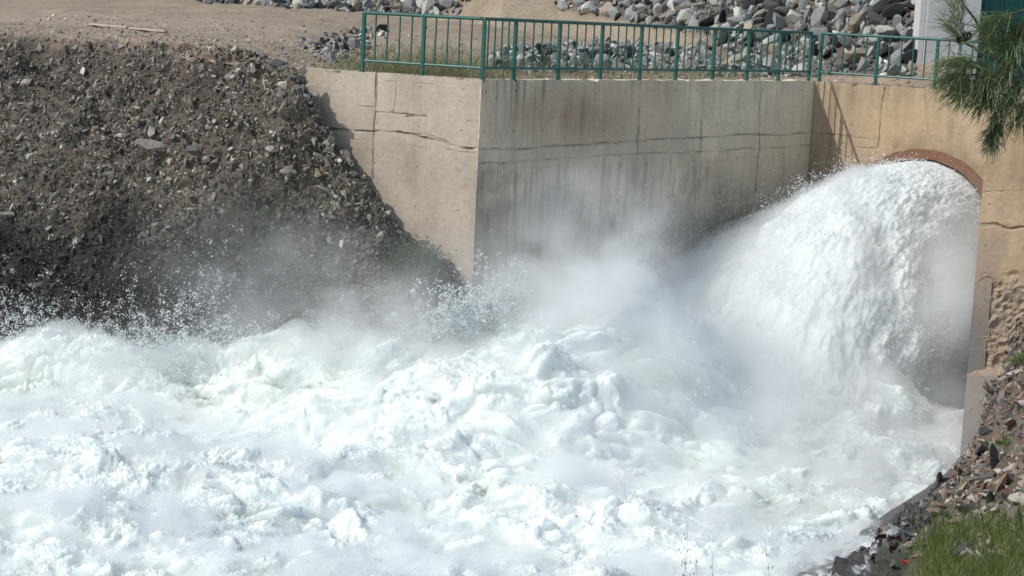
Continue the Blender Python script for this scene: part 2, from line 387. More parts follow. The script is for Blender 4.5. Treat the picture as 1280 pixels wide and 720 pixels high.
# ---------------------------------------------------------------- patches given by a few control points
def patch(ctrl, nu, nv):
    """ctrl rows x cols of 3D points -> smooth (nv,nu,3) surface (Catmull-Rom both ways)"""
    G = np.array(ctrl, float)
    def cr(Pk, n, axis):
        Pk = np.moveaxis(Pk, axis, 0); m = len(Pk); t = np.linspace(0, m-1, n); i = np.clip(t.astype(int), 0, m-2); f = (t-i).reshape((-1,)+(1,)*(Pk.ndim-1))
        p0 = Pk[np.clip(i-1, 0, m-1)]; p1 = Pk[i]; p2 = Pk[i+1]; p3 = Pk[np.clip(i+2, 0, m-1)]
        r = .5*((2*p1)+(-p0+p2)*f+(2*p0-5*p1+4*p2-p3)*f*f+(-p0+3*p1-3*p2+p3)*f**3)
        return np.moveaxis(r, 0, axis)
    return cr(cr(G, nv, 0), nu, 1)
def normals(Pg):
    du = np.gradient(Pg, axis=1); dv = np.gradient(Pg, axis=0); n = np.cross(du, dv); n /= np.linalg.norm(n, axis=2)[..., None]+1e-9
    return n
sl = [
 [at(-900, 10, 60.4), at(-300, 34, 50.3), at(-60, 38, 46.8), at(0, 42, 45.8), at(120, 46, 43.8), at(200, 49, 42.2), at(300, 60, 39.5), at(350, 80, 36.85), at(364, 85, A[1]-.06)],
 [at(-900, 100, 56), at(-300, 120, 47.5), at(-60, 130, 44.8), at(0, 130, 43.8), at(120, 135, 42), at(220, 140, 40.4), at(310, 145, 38.2), at(382, 150, 36.30), at(409, 160, 36.40)],
 [at(-900, 220, 52), at(-300, 230, 45.2), at(-60, 240, 42.8), at(0, 240, 42), at(130, 240, 40.5), at(240, 245, 39), at(340, 240, 37.3), at(436, 240, 36.0), at(464, 246, 36.12)],
 [at(-900, 340, 50), at(-300, 340, 43.5), at(-60, 345, 41.3), at(0, 345, 40.7), at(140, 345, 39.2), at(260, 345, 37.8), at(370, 330, 36.5), at(490, 310, 35.9), at(527, 312, 35.85)],
 [at(-900, 460, 48), at(-300, 450, 42), at(-60, 440, 40.3), at(0, 440, 39.8), at(150, 440, 38.4), at(280, 440, 37), at(400, 420, 35.9), at(540, 365, 35.6), at(580, 360, 35.65)],
 [at(-900, 560, 46), at(-300, 560, 40.5), at(-60, 540, 39.2), at(0, 540, 38.8), at(160, 540, 37.4), at(300, 540, 36), at(430, 530, 34.8), at(570, 480, 34.7), at(640, 600, 34.9)]]
SP = patch(sl, 620, 460); SN = normals(SP)
if SN[..., 2].mean() < 0: SN = -SN
sx, sy = proj(SP.reshape(-1, 3)); sx = sx.reshape(SP.shape[:2]); sy = sy.reshape(SP.shape[:2])
edge = sst(0, 30, SP.shape[1]-1-np.arange(SP.shape[1]))[None, :]*sst(0, 14, np.arange(SP.shape[0]))[:, None]
D = fbm(SP[..., 0]*.8, SP[..., 1]*.8, SP[..., 2]*.8, o=6, seed=230, gain=.58)*.26+fbm(SP[..., 0]*5, SP[..., 1]*5, SP[..., 2]*5, o=3, seed=236)*.05
rills = line_mask(sx, sy, [(30, 80), (80, 115), (115, 125), (128, 158), (150, 185)], 9)
D = D-.22*rills
SPd = SP+SN*(D*(.15+.85*edge))[..., None]
def scree_col(sx, sy, P):
    c = np.ones(sx.shape+(3,))*np.array([.098, .080, .064])
    c = c*(1+.25*fbm(P[..., 0]*.6, P[..., 1]*.6, P[..., 2]*.6, o=4, seed=240))[..., None]
    top = 1-sst(-.3, .5, (sy-46-.08*sx)/40+.4*fbm(P[..., 0], P[..., 1], P[..., 2], o=3, seed=241))
    c = mixc(c, .8*top, (.30, .23, .18))
    wet = sst(-.2, .5, (sy-250)/110+.55*fbm(P[..., 0]*.5, P[..., 1]*.5, P[..., 2]*.5, o=4, seed=244))*(1-.75*sst(330, 430, sx-(sy-300)*.3))
    c = mixc(c, .85*wet, (.020, .0195, .019))
    c = mixc(c, .5*blob(sx, sy, 345, 265, 90, 30)*(.5+fbm(P[..., 0]*2, P[..., 1]*2, o=3, seed=246)).clip(0, 1), (.055, .075, .03))
    return c, wet
sc, swet = scree_col(sx, sy, SP)
o = mesh_np('slope_ground', SPd.reshape(-1, 3), grid_faces(SP.shape[1], SP.shape[0])[:, ::-1], M_soil, col=sc.reshape(-1, 3), smooth=True); tag(o, kind='structure')

ROCKTINT = np.array([(.30, .265, .225), (.22, .20, .18), (.41, .365, .315), (.15, .148, .145), (.31, .25, .20), (.55, .52, .47), (.11, .108, .105)])
def scatter_patch(Pg, Ng, xs_, ys_, n, accept):
    """random points on a patch (near uniform in area) -> pos, normal, px, py"""
    a = np.linalg.norm(np.cross(np.gradient(Pg, axis=1), np.gradient(Pg, axis=0)), axis=2).ravel()
    w = a*accept(xs_, ys_).ravel(); w /= w.sum()
    i = RNG.choice(len(w), n, p=w)
    return Pg.reshape(-1, 3)[i]+RNG.normal(size=(n, 3))*.015, Ng.reshape(-1, 3)[i], xs_.ravel()[i], ys_.ravel()[i], i
vis = lambda x, y: ((x > -60) & (x < 660) & (y < 500)).astype(float)
n = 44000
P, Nn, qx, qy, idx = scatter_patch(SPd, SN, sx, sy, n, vis)
s = np.clip(RNG.lognormal(math.log(.024), .62, n), .010, .15)*(1+.25*sst(300, 420, qx-(qy-150)*.4))
s *= np.where((qy < 58) & (qx < 330), .5, 1)
Sc = np.stack([s*RNG.uniform(.8, 1.5, n), s, s*RNG.uniform(.5, 1, n)], -1)
which = RNG.integers(0, len(ROCKS), n)
V, Fc, ids = soup(ROCKS, which, P+Nn*(s*.25)[:, None], rand_rot(n), Sc)
tint = ROCKTINT[RNG.choice(7, n, p=[.25, .18, .15, .12, .14, .10, .06])]*RNG.uniform(.45, 1.1, (n, 1))*.9
tint = tint*(1-.72*swet.ravel()[idx])[:, None]
o = mesh_np('scree_gravel', V, Fc, M_rock, col=tint[ids]); tag(o, 'loose grey brown gravel covering the steep bank', 'gravel', kind='stuff')

def single_rock(name, P, size, tint, label, cat='rock', group=None, tpl=None, sc=(1, .8, .6), m=None, rot=None):
    V, Fc = ROCKS_BIG[random.randrange(12) if tpl is None else tpl]
    V = V*np.array(sc)*size
    if rot is None: R = rand_rot(1)[0]
    else: R = np.array(Matrix.Rotation(rot[2], 3, 'Z') @ Matrix.Rotation(rot[1], 3, 'Y') @ Matrix.Rotation(rot[0], 3, 'X'))
    V = V@R.T
    me_o = mesh_np(name, V+np.asarray(P), Fc, m or M_rock, col=np.tile(np.array(tint), (len(V), 1)), loc=tuple(P))
    return tag(me_o, label, cat, group)
def scree_at(px_, py_):
    k = np.argmin((sx-px_)**2+(sy-py_)**2); return SPd.reshape(-1, 3)[k], SN.reshape(-1, 3)[k]
big = [(202, 186, .42, (.27, .235, .205), 'wide pale slab rock, the biggest stone on the dark bank', (1.3, .6, .5), (0, .1, .2)),
       (107, 118, .17, (.33, .265, .23), 'pinkish upright stone beside the dark rill high on the bank', (.7, .6, 1.2), (.3, .5, 0)),
       (150, 170, .13, (.36, .36, .37), 'light grey stone at the lower end of the dark rill', (1, .8, .8), (0, .2, 0)),
       (252, 190, .24, (.11, .105, .10), 'dark blocky stone right of the wide pale slab', (1, .8, .8), (.2, .2, 0)),
       (308, 137, .20, (.26, .235, .205), 'long thin tan stone lying mid slope', (1.6, .4, .35), (0, .6, .1)),
       (330, 78, .20, (.27, .24, .21), 'long pale stone slanting near the top of the slope', (1.8, .35, .35), (0, .7, 0)),
       (362, 106, .20, (.42, .36, .30), 'light tan stone perched against the end of the wing wall', (.9, .7, .9), (.2, .4, 0)),
       (352, 76, .24, (.13, .125, .12), 'dark grey boulder behind the end of the wing wall', (1, .8, .8), (.2, .3, .6)),
       (172, 134, .11, (.34, .31, .27), 'small bright stone above the wide pale slab', (1.2, .7, .6), (0, .2, 0)),
       (224, 240, .10, (.42, .40, .39), 'small whitish stone below the wide pale slab', (1, .9, .9), (0, 0, 0)),
       (185, 238, .12, (.40, .33, .27), 'small tan stone low on the bank above the wet soil', (.6, .7, 1.1), (0, .3, 0)),
       (18, 158, .12, (.30, .27, .24), 'grey stone at the left edge of the bank', (1, .8, .7), (0, .2, 0)),
       (30, 88, .14, (.33, .28, .24), 'tan stone high up at the left of the bank', (1.2, .8, .7), (0, .2, 0)),
       (8, 268, .22, (.20, .18, .16), 'rounded grey stone low at the left edge of the bank', (1.2, .8, .8), (0, .1, 0)),
       (365, 215, .20, (.28, .24, .20), 'squarish brown stone on the right part of the slope', (1, .8, .8), (0, .2, .5)),
       (395, 200, .23, (.29, .25, .22), 'tan stone close to the wing wall halfway down', (1.2, .8, .6), (0, .5, .5)),
       (402, 240, .20, (.33, .29, .25), 'flat light stone lower down beside the wing wall', (1.3, .8, .5), (0, .5, .5)),
       (352, 185, .15, (.30, .29, .28), 'grey angular stone in the middle right of the slope', (1, .9, .7), (.4, .2, 0)),
       (110, 412, .16, (.27, .20, .165), 'reddish stone just above the white water by the spray', (1, .8, .9), (0, 0, .4)),
       (215, 412, .13, (.30, .20, .15), 'small reddish stone among flying drops above the water', (1, .8, .9), (0, 0, .4)),
       (4, 398, .22, (.26, .19, .17), 'pinkish brown stone at the left water edge', (1, .8, .9), (0, 0, .4))]
for (x, y, sz, tn, lb, scl, rt) in big:
    Pq, nq = scree_at(x, y); single_rock('boulder', Pq+nq*sz*.15, sz, tn, lb, 'boulder', None, None, scl, rot=rt)

# ---------------------------------------------------------------- riprap and rubble behind the fence
n = 22000
X_ = RNG.uniform(-14, 11.3, n*6); T_ = RNG.uniform(.5, 42, n*6); Y_ = y_front(X_)+T_; Z_ = ground_z(X_, Y_)
P_ = np.stack([X_, Y_, Z_], -1); qx, qy = proj(P_)
rr, rl, lo, rg, lf = pmask(qx, qy)
pr = np.clip(np.maximum.reduce([rr, rl, lo*.8, rg, lf]), 0, 1)
ok = (RNG.uniform(size=len(pr)) < pr) & (qx > 200) & (qx < 1160) & (qy > -30) & (qy < 100)
P_, qx, qy = P_[ok], qx[ok], qy[ok]; lowm = (lo*.8+lf)[ok] > np.maximum(rr, rl)[ok]
sz = np.where(lowm, RNG.lognormal(math.log(.065), .5, len(qx)), RNG.lognormal(math.log(.105), .45, len(qx)))
sz = np.clip(sz, .04, .36)
# thin out so that stones touch rather than bury each other
order = np.argsort(-sz*(1-.0*qy)); keepi = []; cell = {}
for i in order:
    p = P_[i]; k = (int(p[0]/.35), int(p[1]/.35)); good = True
    for a_ in (-1, 0, 1):
        for b_ in (-1, 0, 1):
            for j in cell.get((k[0]+a_, k[1]+b_), ()):
                if (P_[j][0]-p[0])**2+(P_[j][1]-p[1])**2 < (.50*(sz[i]+sz[j]))**2: good = False; break
            if not good: break
        if not good: break
    if good: keepi.append(i); cell.setdefault(k, []).append(i)
P_, qx, qy, sz = P_[keepi], qx[keepi], qy[keepi], sz[keepi]
RIP = np.array([(.40, .395, .38), (.29, .285, .28), (.15, .15, .15), (.55, .53, .48), (.36, .30, .235), (.05, .05, .052), (.68, .66, .62)])
def rip_tint(n): return RIP[RNG.choice(7, n, p=[.20, .19, .18, .10, .10, .18, .05])]*RNG.uniform(.5, .95, (n, 1))
inview = (qx > 0) & (qx < 1145) & (qy > 3) & (qy < 96)
app = np.where(inview, sz/P_[:, 1], 0); top = np.argsort(-app)[:290]
rest = np.setdiff1d(np.arange(len(sz)), top)
print('riprap', len(sz), inview.sum())
protos = []
for k in range(24):
    V, Fc = ROCKS_BIG[k % 12]; t = rip_tint(1)[0]
    me = bpy.data.meshes.new('riprap_rock'); me.from_pydata(V.tolist(), [], Fc.tolist()); me.materials.append(M_rock)
    a_ = me.attributes.new('Col', 'FLOAT_COLOR', 'POINT'); a_.data.foreach_set('color', np.tile(np.append(t, 1), len(V)).astype(np.float32))
    protos.append(me)
def ri_label(x, y):
    if x < 600: return 'grey angular rock in the far pile beyond the dirt track', 'rocks of the far left pile'
    if x < 1000 and y > 52: return 'rock in the rubble strip just behind the green railing', 'rubble rocks behind the railing'
    return 'grey angular rock in the big heap behind the green railing', 'rocks heaped behind the railing'
for i in top:
    o = bpy.data.objects.new('riprap_rock', protos[random.randrange(24)]); COL.objects.link(o)
    o.location = P_[i]+np.array([0, 0, sz[i]*.28]); o.rotation_euler = [random.uniform(0, 6.28) for _ in range(3)]
    o.scale = (sz[i]*random.uniform(1, 1.35), sz[i], sz[i]*random.uniform(.75, 1.1))
    lb, gr = ri_label(qx[i], qy[i]); tag(o, lb, 'rock', gr)
m_ = len(rest); ss = sz[rest]
V, Fc, ids = soup(ROCKS_BIG, RNG.integers(0, 12, m_), P_[rest]+np.array([0, 0, .28])*ss[:, None], rand_rot(m_), np.stack([ss*1.15, ss, ss*.9], -1))
o = mesh_np('riprap_rubble', V, Fc, M_rock, col=rip_tint(m_)[ids]); tag(o, 'smaller rubble filling the rock heaps behind the railing', 'rubble', kind='stuff')
# pebbles on the dirt
n = 9000
X_ = RNG.uniform(-14, 13, n); T_ = RNG.exponential(9, n)+.25; Y_ = y_front(X_)+T_; P_ = np.stack([X_, Y_, ground_z(X_, Y_)], -1)
qx, qy = proj(P_); w = np.where((qx < 330) & (qy > 14), .8, .35)+blob(qx, qy, 400, 62, 60, 14)+.6*(qx > 620)*(qy > 55); road = blob(qx, qy*3, 300, 60, 200, 50)
ok = (RNG.uniform(size=n) < w*(1-.8*road)); P_ = P_[ok]; n = len(P_)
s = RNG.lognormal(math.log(.028), .5, n)
V, Fc, ids = soup(ROCKS, RNG.integers(0, 14, n), P_, rand_rot(n), np.stack([s*1.2, s, s*.8], -1))
o = mesh_np('pebbles', V, Fc, M_rock, col=(ROCKTINT[RNG.integers(0, 6, n)]*.9)[ids]); tag(o, 'small pebbles strewn over the tan dirt', 'pebbles', kind='stuff')
n = 5200
X_ = RNG.uniform(-14, -3.6, n); T_ = RNG.exponential(2.2, n); Y_ = y_front(X_)+T_; P_ = np.stack([X_, Y_, ground_z(X_, Y_)+.01], -1)
az = RNG.uniform(0, 6.28, n); l_ = RNG.uniform(.02, .10, n); dv_ = np.stack([np.cos(az), np.sin(az), RNG.uniform(-.1, .5, n)], -1)*l_[:, None]; w_ = np.stack([-np.sin(az), np.cos(az), 0*az], -1)*RNG.uniform(.003, .012, (n, 1))
V = np.stack([P_-w_, P_+w_, P_+dv_+w_, P_+dv_-w_], 1).reshape(-1, 3); tn = np.array([(.36, .29, .19), (.25, .19, .12), (.12, .09, .06), (.45, .39, .29)])[RNG.integers(0, 4, n)]
o = mesh_np('dry_litter', V, np.arange(4*n).reshape(-1, 4), M_rock, col=np.repeat(tn, 4, axis=0)); tag(o, 'dry straw and twigs along the crest of the bank', 'litter', kind='stuff')
# board lying on the dirt
def ground_at(px_, py_):
    r = ray(px_, py_)
    for d in np.arange(34, 120, .1):
        P = CAM+r*(d/r[1])
        if P[1] > y_front(P[0])+.1 and P[2] < ground_z(np.array([P[0]]), np.array([P[1]]))[0]: return P
    return P
def bar(p0, p1, w, h, up=np.array([0, 0, 1.])):
    d = (p1-p0)/np.linalg.norm(p1-p0); s_ = np.cross(d, up); s_ /= np.linalg.norm(s_); u_ = np.cross(s_, d)
    V = [p+s_*a*w/2+u_*b_*h/2 for p in (p0, p1) for a, b_ in ((-1, -1), (1, -1), (1, 1), (-1, 1))]
    return np.array(V), np.array([(0, 1, 2, 3), (7, 6, 5, 4), (0, 4, 5, 1), (1, 5, 6, 2), (2, 6, 7, 3), (3, 7, 4, 0)])
def tube(pts, r, n=8):
    pts = np.array(pts, float); V = []; Fc = []
    r = np.broadcast_to(r, (len(pts),))
    for i, p in enumerate(pts):
        d = pts[min(i+1, len(pts)-1)]-pts[max(i-1, 0)]; d /= np.linalg.norm(d)+1e-9
        a_ = np.cross(d, [0, 0, 1.] if abs(d[2]) < .9 else [1., 0, 0]); a_ /= np.linalg.norm(a_); b_ = np.cross(d, a_)
        for k in range(n):
            t = 2*math.pi*k/n; V.append(p+r[i]*(math.cos(t)*a_+math.sin(t)*b_))
    for i in range(len(pts)-1):
        for k in range(n):
            Fc.append((i*n+k, i*n+(k+1) % n, (i+1)*n+(k+1) % n, (i+1)*n+k))
    return np.array(V), np.array(Fc)
def merge(lst):
    V, Fc, o_ = [], [], 0
    for v, f in lst: V.append(v); Fc.append(f+o_); o_ += len(v)
    return np.concatenate(V), np.concatenate(Fc)
for (x0, y0, x1, y1, lb) in ((114, 32, 160, 36, 'pale thin board lying on the dirt, left one of the pair'), (163, 37, 208, 41, 'pale thin board lying on the dirt, right one of the pair')):
    p0 = ground_at(x0, y0)+np.array([0, 0, .04]); p1 = ground_at(x1, y1)+np.array([0, 0, .04])
    V, Fc = bar(p0, p1, .12, .04); tag(mesh_np('board', V, Fc, M_board, loc=tuple(p0)), lb, 'board', 'boards on the dirt')

# ---------------------------------------------------------------- the green railing
def railing(p0, p1, posts, nb, label, lead=0.):
    """posts: list of distances along the wall top; nb balusters between two posts"""
    L_ = np.linalg.norm(p1-p0); d = (p1-p0)/L_; inn = np.array([-d[1], d[0], 0])*.12   # set back from the face
    root = empty('railing', tuple(p0+inn), label, 'railing', 'green railing sections on the wall')
    P = lambda s_, z: p0+d*s_+inn+np.array([0, 0, z])
    h = 1.10
    for s_ in posts:
        V, Fc = bar(P(s_, -.03), P(s_+.0001, h-.004), .06, .06, up=d); mesh_np('post', V, Fc, M_paint, root)
        V, Fc = bar(P(s_, -.035)-d*.07, P(s_, -.035)+d*.07, .13, .05); mesh_np('base_plate', V, Fc, M_paint, root)
    a_, b_ = posts[0], posts[-1]
    V, Fc = tube([P(a_-.03-lead, h), P(b_+.03, h)], .034, 10); mesh_np('top_rail', V, Fc, M_paint, root)
    V, Fc = tube([P(a_-lead, .20), P(b_, .20)], .026, 8); mesh_np('bottom_rail', V, Fc, M_paint, root)
    for s0, s1 in zip([posts[0]-lead]*(lead > 0)+posts[:-1], posts if lead > 0 else posts[1:]):
        for k in range(1, (nb if s1-s0 > .9 else 2)+1):
            t = s0+(s1-s0)*k/(nb+1)
            V, Fc = tube([P(t, .20), P(t+random.uniform(-.006, .006), h)], .017, 6); mesh_np('baluster', V, Fc, M_paint, root)
    return root
def s_on(p0, p1, px_):                                     # distance along a wall top of a photo column
    lo_, hi_ = 0., np.linalg.norm(p1-p0)*1.8; d = (p1-p0)/np.linalg.norm(p1-p0)
    for _ in range(50):
        m_ = (lo_+hi_)/2
        if proj((p0+d*m_)[None])[0][0] < px_: lo_ = m_
        else: hi_ = m_
    return lo_
railing(A, C1, [s_on(A, C1, x) for x in (449, 524, 599)], 4, 'left section of green metal railing above the sunlit wing wall')
railing(C1, C2, [s_on(C1, C2, x) for x in (648, 703, 756, 805, 850, 896, 939, 978, 1016)], 4, 'long middle section of green railing above the shaded wall', lead=s_on(C1, C2, 648)-.08)
railing(C2+dh*.04, RX, [.02]+[s_on(C2, RX, x) for x in (1089, 1163, 1236, 1309)], 4, 'right section of green railing partly behind the pine branch')

# ---------------------------------------------------------------- gate building at the upper right
bp0 = ground_at(1146, 86); bp0[2] -= .3
gb = empty('gate_building', tuple(bp0), 'pale plastered pillar building with green sheet door at upper right', 'building')
def box(p, sx_, sy_, sz_, name, m, parent, bev=.01):
    bm = bmesh.new(); bmesh.ops.create_cube(bm, size=1)
    for v in bm.verts: v.co = Vector((v.co.x*sx_, v.co.y*sy_, v.co.z*sz_))+Vector(p)
    bmesh.ops.bevel(bm, geom=bm.edges[:], offset=bev, segments=2, affect='EDGES')
    me = bpy.data.meshes.new(name); bm.to_mesh(me); bm.free(); me.materials.append(m)
    o_ = bpy.data.objects.new(name, me); COL.objects.link(o_)
    if parent is not None: o_.parent = parent; o_.location = -Vector(parent.location)
    return o_
w_ = bp0[1]/F
pw = 66*w_; bx, by, bz = bp0
box((bx+.14+pw/2+.003, by+.35, bz+2.2), pw, .7, 4.4, 'front_pillar', M_build, gb)
box((bx+.135/2, by+.45, bz+2.2), .135, .7, 4.4, 'corner_pilaster', M_build, gb)
box((bx+.14+pw+.012+2.0, by+.75, bz+2.0), 4.0, .08, 4.0, 'green_door', M_door, gb)
for k in range(7): box((bx+.14+pw+.25+k*.5, by+.695, bz+2.0), .05, .025, 3.9, 'door_rib', M_door, gb, .004)
box((bx+2.8, by+.40, bz+4.55), 6.2, 1.3, .28, 'roof_slab', M_build, gb)
V, Fc = tube([np.array([bx+.14+pw*.62, by-.02, bz+.2]), np.array([bx+.14+pw*.62, by-.02, bz+4.4])], .018); mesh_np('downpipe', V, Fc, M_build, gb)
#PART2
# ---------------------------------------------------------------- near bank on the right
bk = [
 [at(1211, 574, 34.0), at(1232, 520, 34.15), at(1250, 470, 34.2), at(1300, 385, 33.9), at(1500, 330, 33.2), at(1900, 300, 32)],
 [at(1158, 610, 31.8), at(1205, 575, 31.6), at(1238, 530, 31.4), at(1300, 460, 31), at(1500, 420, 30), at(1900, 380, 28)],
 [at(1075, 662, 28.6), at(1140, 642, 28.2), at(1200, 608, 28), at(1300, 540, 27.4), at(1500, 480, 26), at(1900, 430, 24)],
 [at(985, 722, 26.2), at(1060, 710, 25.8), at(1150, 670, 25), at(1300, 600, 23.5), at(1500, 560, 22), at(1900, 520, 19)],
 [at(870, 800, 24.3), at(960, 800, 23.5), at(1100, 770, 22), at(1300, 700, 20), at(1500, 680, 18), at(1900, 700, 15)],
 [at(700, 930, 21.3), at(820, 950, 20.5), at(1000, 930, 19), at(1300, 900, 16), at(1500, 960, 13), at(1900, 1100, 9)]]
BP = patch(bk, 420, 420); BN = normals(BP)
if BN[..., 2].mean() < 0: BN = -BN
bxp, byp = proj(BP.reshape(-1, 3)); bxp = bxp.reshape(BP.shape[:2]); byp = byp.reshape(BP.shape[:2])
# distance from the water edge measured in grid columns
uu = np.linspace(0, 5, 420)[None, :]*np.ones((420, 1)); vv = np.linspace(0, 5, 420)[:, None]*np.ones((1, 420))
D = fbm(BP[..., 0]*1.5, BP[..., 1]*1.5, BP[..., 2]*1.5, o=5, seed=300)*.12*sst(.15, 1, uu)

lowrock = sst(1.7, 2.2, vv)*(1-sst(1.7, 2.3, uu+.4*fbm(BP[..., 0], BP[..., 1], o=3, seed=318)))*sst(.25, .9, uu)
D += lowrock*(billow(BP[..., 0]*2.2, BP[..., 1]*2.2, BP[..., 2]*2.2, o=5, seed=316)*.34-.1)
D -= .14*sst(1.6, 2.4, vv)*(1-sst(.8, 1.5, uu))
BPd = BP+BN*D[..., None]
c = np.ones(uu.shape+(3,))*np.array([.12, .092, .072])*(1+.25*fbm(BP[..., 0]*2, BP[..., 1]*2, o=4, seed=310))[..., None]
c = mixc(c, (1-sst(.9, 1.3, uu+.2*fbm(BP[..., 0], BP[..., 1], o=3, seed=312)))*.95, (.105, .10, .10))
c = mixc(c, .95*np.clip(lowrock*1.5, 0, 1), (.05, .05, .052))
film = sst(.05, .35, fbm(BP[..., 0]*3, BP[..., 1]*5, BP[..., 2]*3, o=5, seed=319))*sst(1.9, 2.6, vv)*(1-sst(1.3, 1.9, uu))
c = mixc(c, .75*film, (.62, .66, .67))
c = mixc(c, .6*sst(2.3, 3.0, vv)*sst(1.6, 2.3, uu), (.06, .075, .025))
o = mesh_np('bank_ground', BPd.reshape(-1, 3), grid_faces(420, 420)[:, ::-1], M_soil, col=c.reshape(-1, 3), smooth=True); tag(o, kind='structure')
# concrete edge of the channel running down to the water
def channel_edge():
    pts = [at(1213, 573, 33.9), at(1158, 612, 31.6), at(1075, 664, 28.5), at(985, 724, 26.1), at(870, 802, 24.2)]
    pts = [np.array([p[0], p[1], p[2]]) for p in pts]; V = []; n = 260
    t = np.linspace(0, len(pts)-1, n); P = np.stack([np.interp(t, range(len(pts)), [p[k] for p in pts]) for k in range(3)], -1)
    prof = [(-.02, -2.2), (.0, -.06), (.02, -.01), (.08, .02)]+[(.12+.085*q_, .03+.012*q_) for q_ in range(12)]+[(1.1, -.3)]
    d = np.gradient(P, axis=0); d[:, 2] = 0; d /= np.linalg.norm(d, axis=1)[:, None]; s_ = np.stack([-d[:, 1], d[:, 0], 0*d[:, 0]], -1)
    if s_[0, 0] < 0: s_ = -s_
    G = np.stack([P+s_*a_+np.array([0, 0, b_]) for a_, b_ in prof], 1)
    G[..., 2] += fbm(G[..., 0]*3, G[..., 1]*3, o=5, seed=320)*.07; G[..., 0] += fbm(G[..., 0]*2, G[..., 1]*2, 9., o=4, seed=321)*.05
    cc = np.ones(G.shape)*np.array([.13, .12, .108])*(1+.3*fbm(G[..., 0]*3, G[..., 1]*3, G[..., 2]*3, o=4, seed=322))[..., None]
    cc = mixc(cc, .8*sst(.0, .4, fbm(G[..., 0]*3, G[..., 1]*5, G[..., 2]*3, o=4, seed=319))*sst(.35, .6, np.linspace(0, 1, n)[:, None]), (.62, .66, .67))
    o_ = mesh_np('channel_edge', G.reshape(-1, 3), grid_faces(len(prof), n), M_wetrock, col=cc.reshape(-1, 3), smooth=True)
    tag(o_, 'low wet concrete edge running down along the white water', 'kerb wall')
channel_edge()
def bank_at(px_, py_):
    k = np.argmin((bxp-px_)**2+(byp-py_)**2); return BPd.reshape(-1, 3)[k], BN.reshape(-1, 3)[k]
acc = lambda x, y: ((x > 1195) & (x < 1330) & (y > 395) & (y < 640) & (uu > 1.0)).astype(float)+.9*((x > 1060) & (x < 1330) & (y > 600) & (y < 700) & (uu > .9))+.15*((x > 1000) & (x < 1180) & (y > 650) & (uu > 1.))
n = 3400
P, Nn, qx, qy, idx = scatter_patch(BPd, BN, bxp, byp, n, acc)
s = np.clip(RNG.lognormal(math.log(.038), .55, n), .015, .14)
V, Fc, ids = soup(ROCKS, RNG.integers(0, 14, n), P+Nn*(s*.3)[:, None], rand_rot(n), np.stack([s*1.3, s, s*.7], -1))
BT = np.array([(.20, .15, .115), (.16, .15, .14), (.065, .065, .068), (.27, .22, .18), (.36, .32, .28), (.20, .125, .095)])
o = mesh_np('bank_gravel', V, Fc, M_rock, col=(BT[RNG.integers(0, 6, n)]*np.where((qy > 585) & (uu.ravel()[idx] < 2.0), .4, 1)[:, None])[ids]); tag(o, 'broken reddish and grey rubble on the right bank', 'gravel', kind='stuff')
br = [(1250, 455, .18, 1, 'tan'), (1268, 430, .16, 3, 'tan'), (1245, 470, .15, 0, 'brown'), (1272, 468, .16, 4, 'pale'), (1236, 492, .17, 2, 'black'), (1258, 500, .18, 1, 'grey'),
      (1275, 505, .15, 5, 'red'), (1250, 522, .16, 0, 'brown'), (1268, 532, .17, 3, 'tan'), (1240, 545, .16, 2, 'black'), (1262, 556, .19, 1, 'grey'), (1278, 568, .15, 4, 'pale'),
      (1232, 566, .20, 2, 'black'), (1250, 585, .23, 2, 'black'), (1275, 592, .18, 0, 'brown'), (1210, 592, .17, 2, 'black'), (1228, 606, .22, 1, 'grey'), (1206, 622, .16, 3, 'tan'),
      (1190, 630, .15, 0, 'brown'), (1258, 612, .19, 5, 'red'), (1240, 632, .20, 2, 'black'), (1215, 642, .20, 2, 'black'), (1185, 648, .14, 2, 'black'), (1168, 660, .14, 1, 'grey'),
      (1200, 655, .16, 0, 'brown'), (1278, 628, .20, 4, 'pale'), (1270, 650, .17, 1, 'grey'), (1150, 655, .13, 2, 'black'), (1143, 673, .15, 2, 'black'), (1165, 682, .13, 2, 'black'),
      (1225, 585, .12, 3, 'tan'), (1262, 480, .13, 2, 'black'), (1190, 612, .12, 2, 'black'), (1256, 440, .11, 5, 'red'), (1277, 445, .12, 1, 'grey')]
seen = {}
for (x, y, sz_, ti, cn) in br:
    Pq, nq = bank_at(x, y)
    where = 'high beside the pier foot' if y < 500 else ('midway down the right bank' if y < 580 else 'low on the right bank near the grass')
    lb = {'tan': 'tan angular rock', 'brown': 'reddish brown rock', 'pale': 'pale rounded rock', 'black': 'dark wet rock', 'grey': 'grey slab rock', 'red': 'rusty red rock'}[cn]+' '+where
    tn = BT[ti]*(.45 if cn == 'black' else 1)
    single_rock('bank_rock', Pq+nq*sz_*.25, sz_, tn, lb, 'rock', 'rocks on the right bank, '+cn+' '+where.split()[0], None, (1.2, .8, .55), m=M_wetrock if cn == 'black' else None)

# ---------------------------------------------------------------- the churning pool
yb = lambda x: 0
nu, nv = 1500, 1050
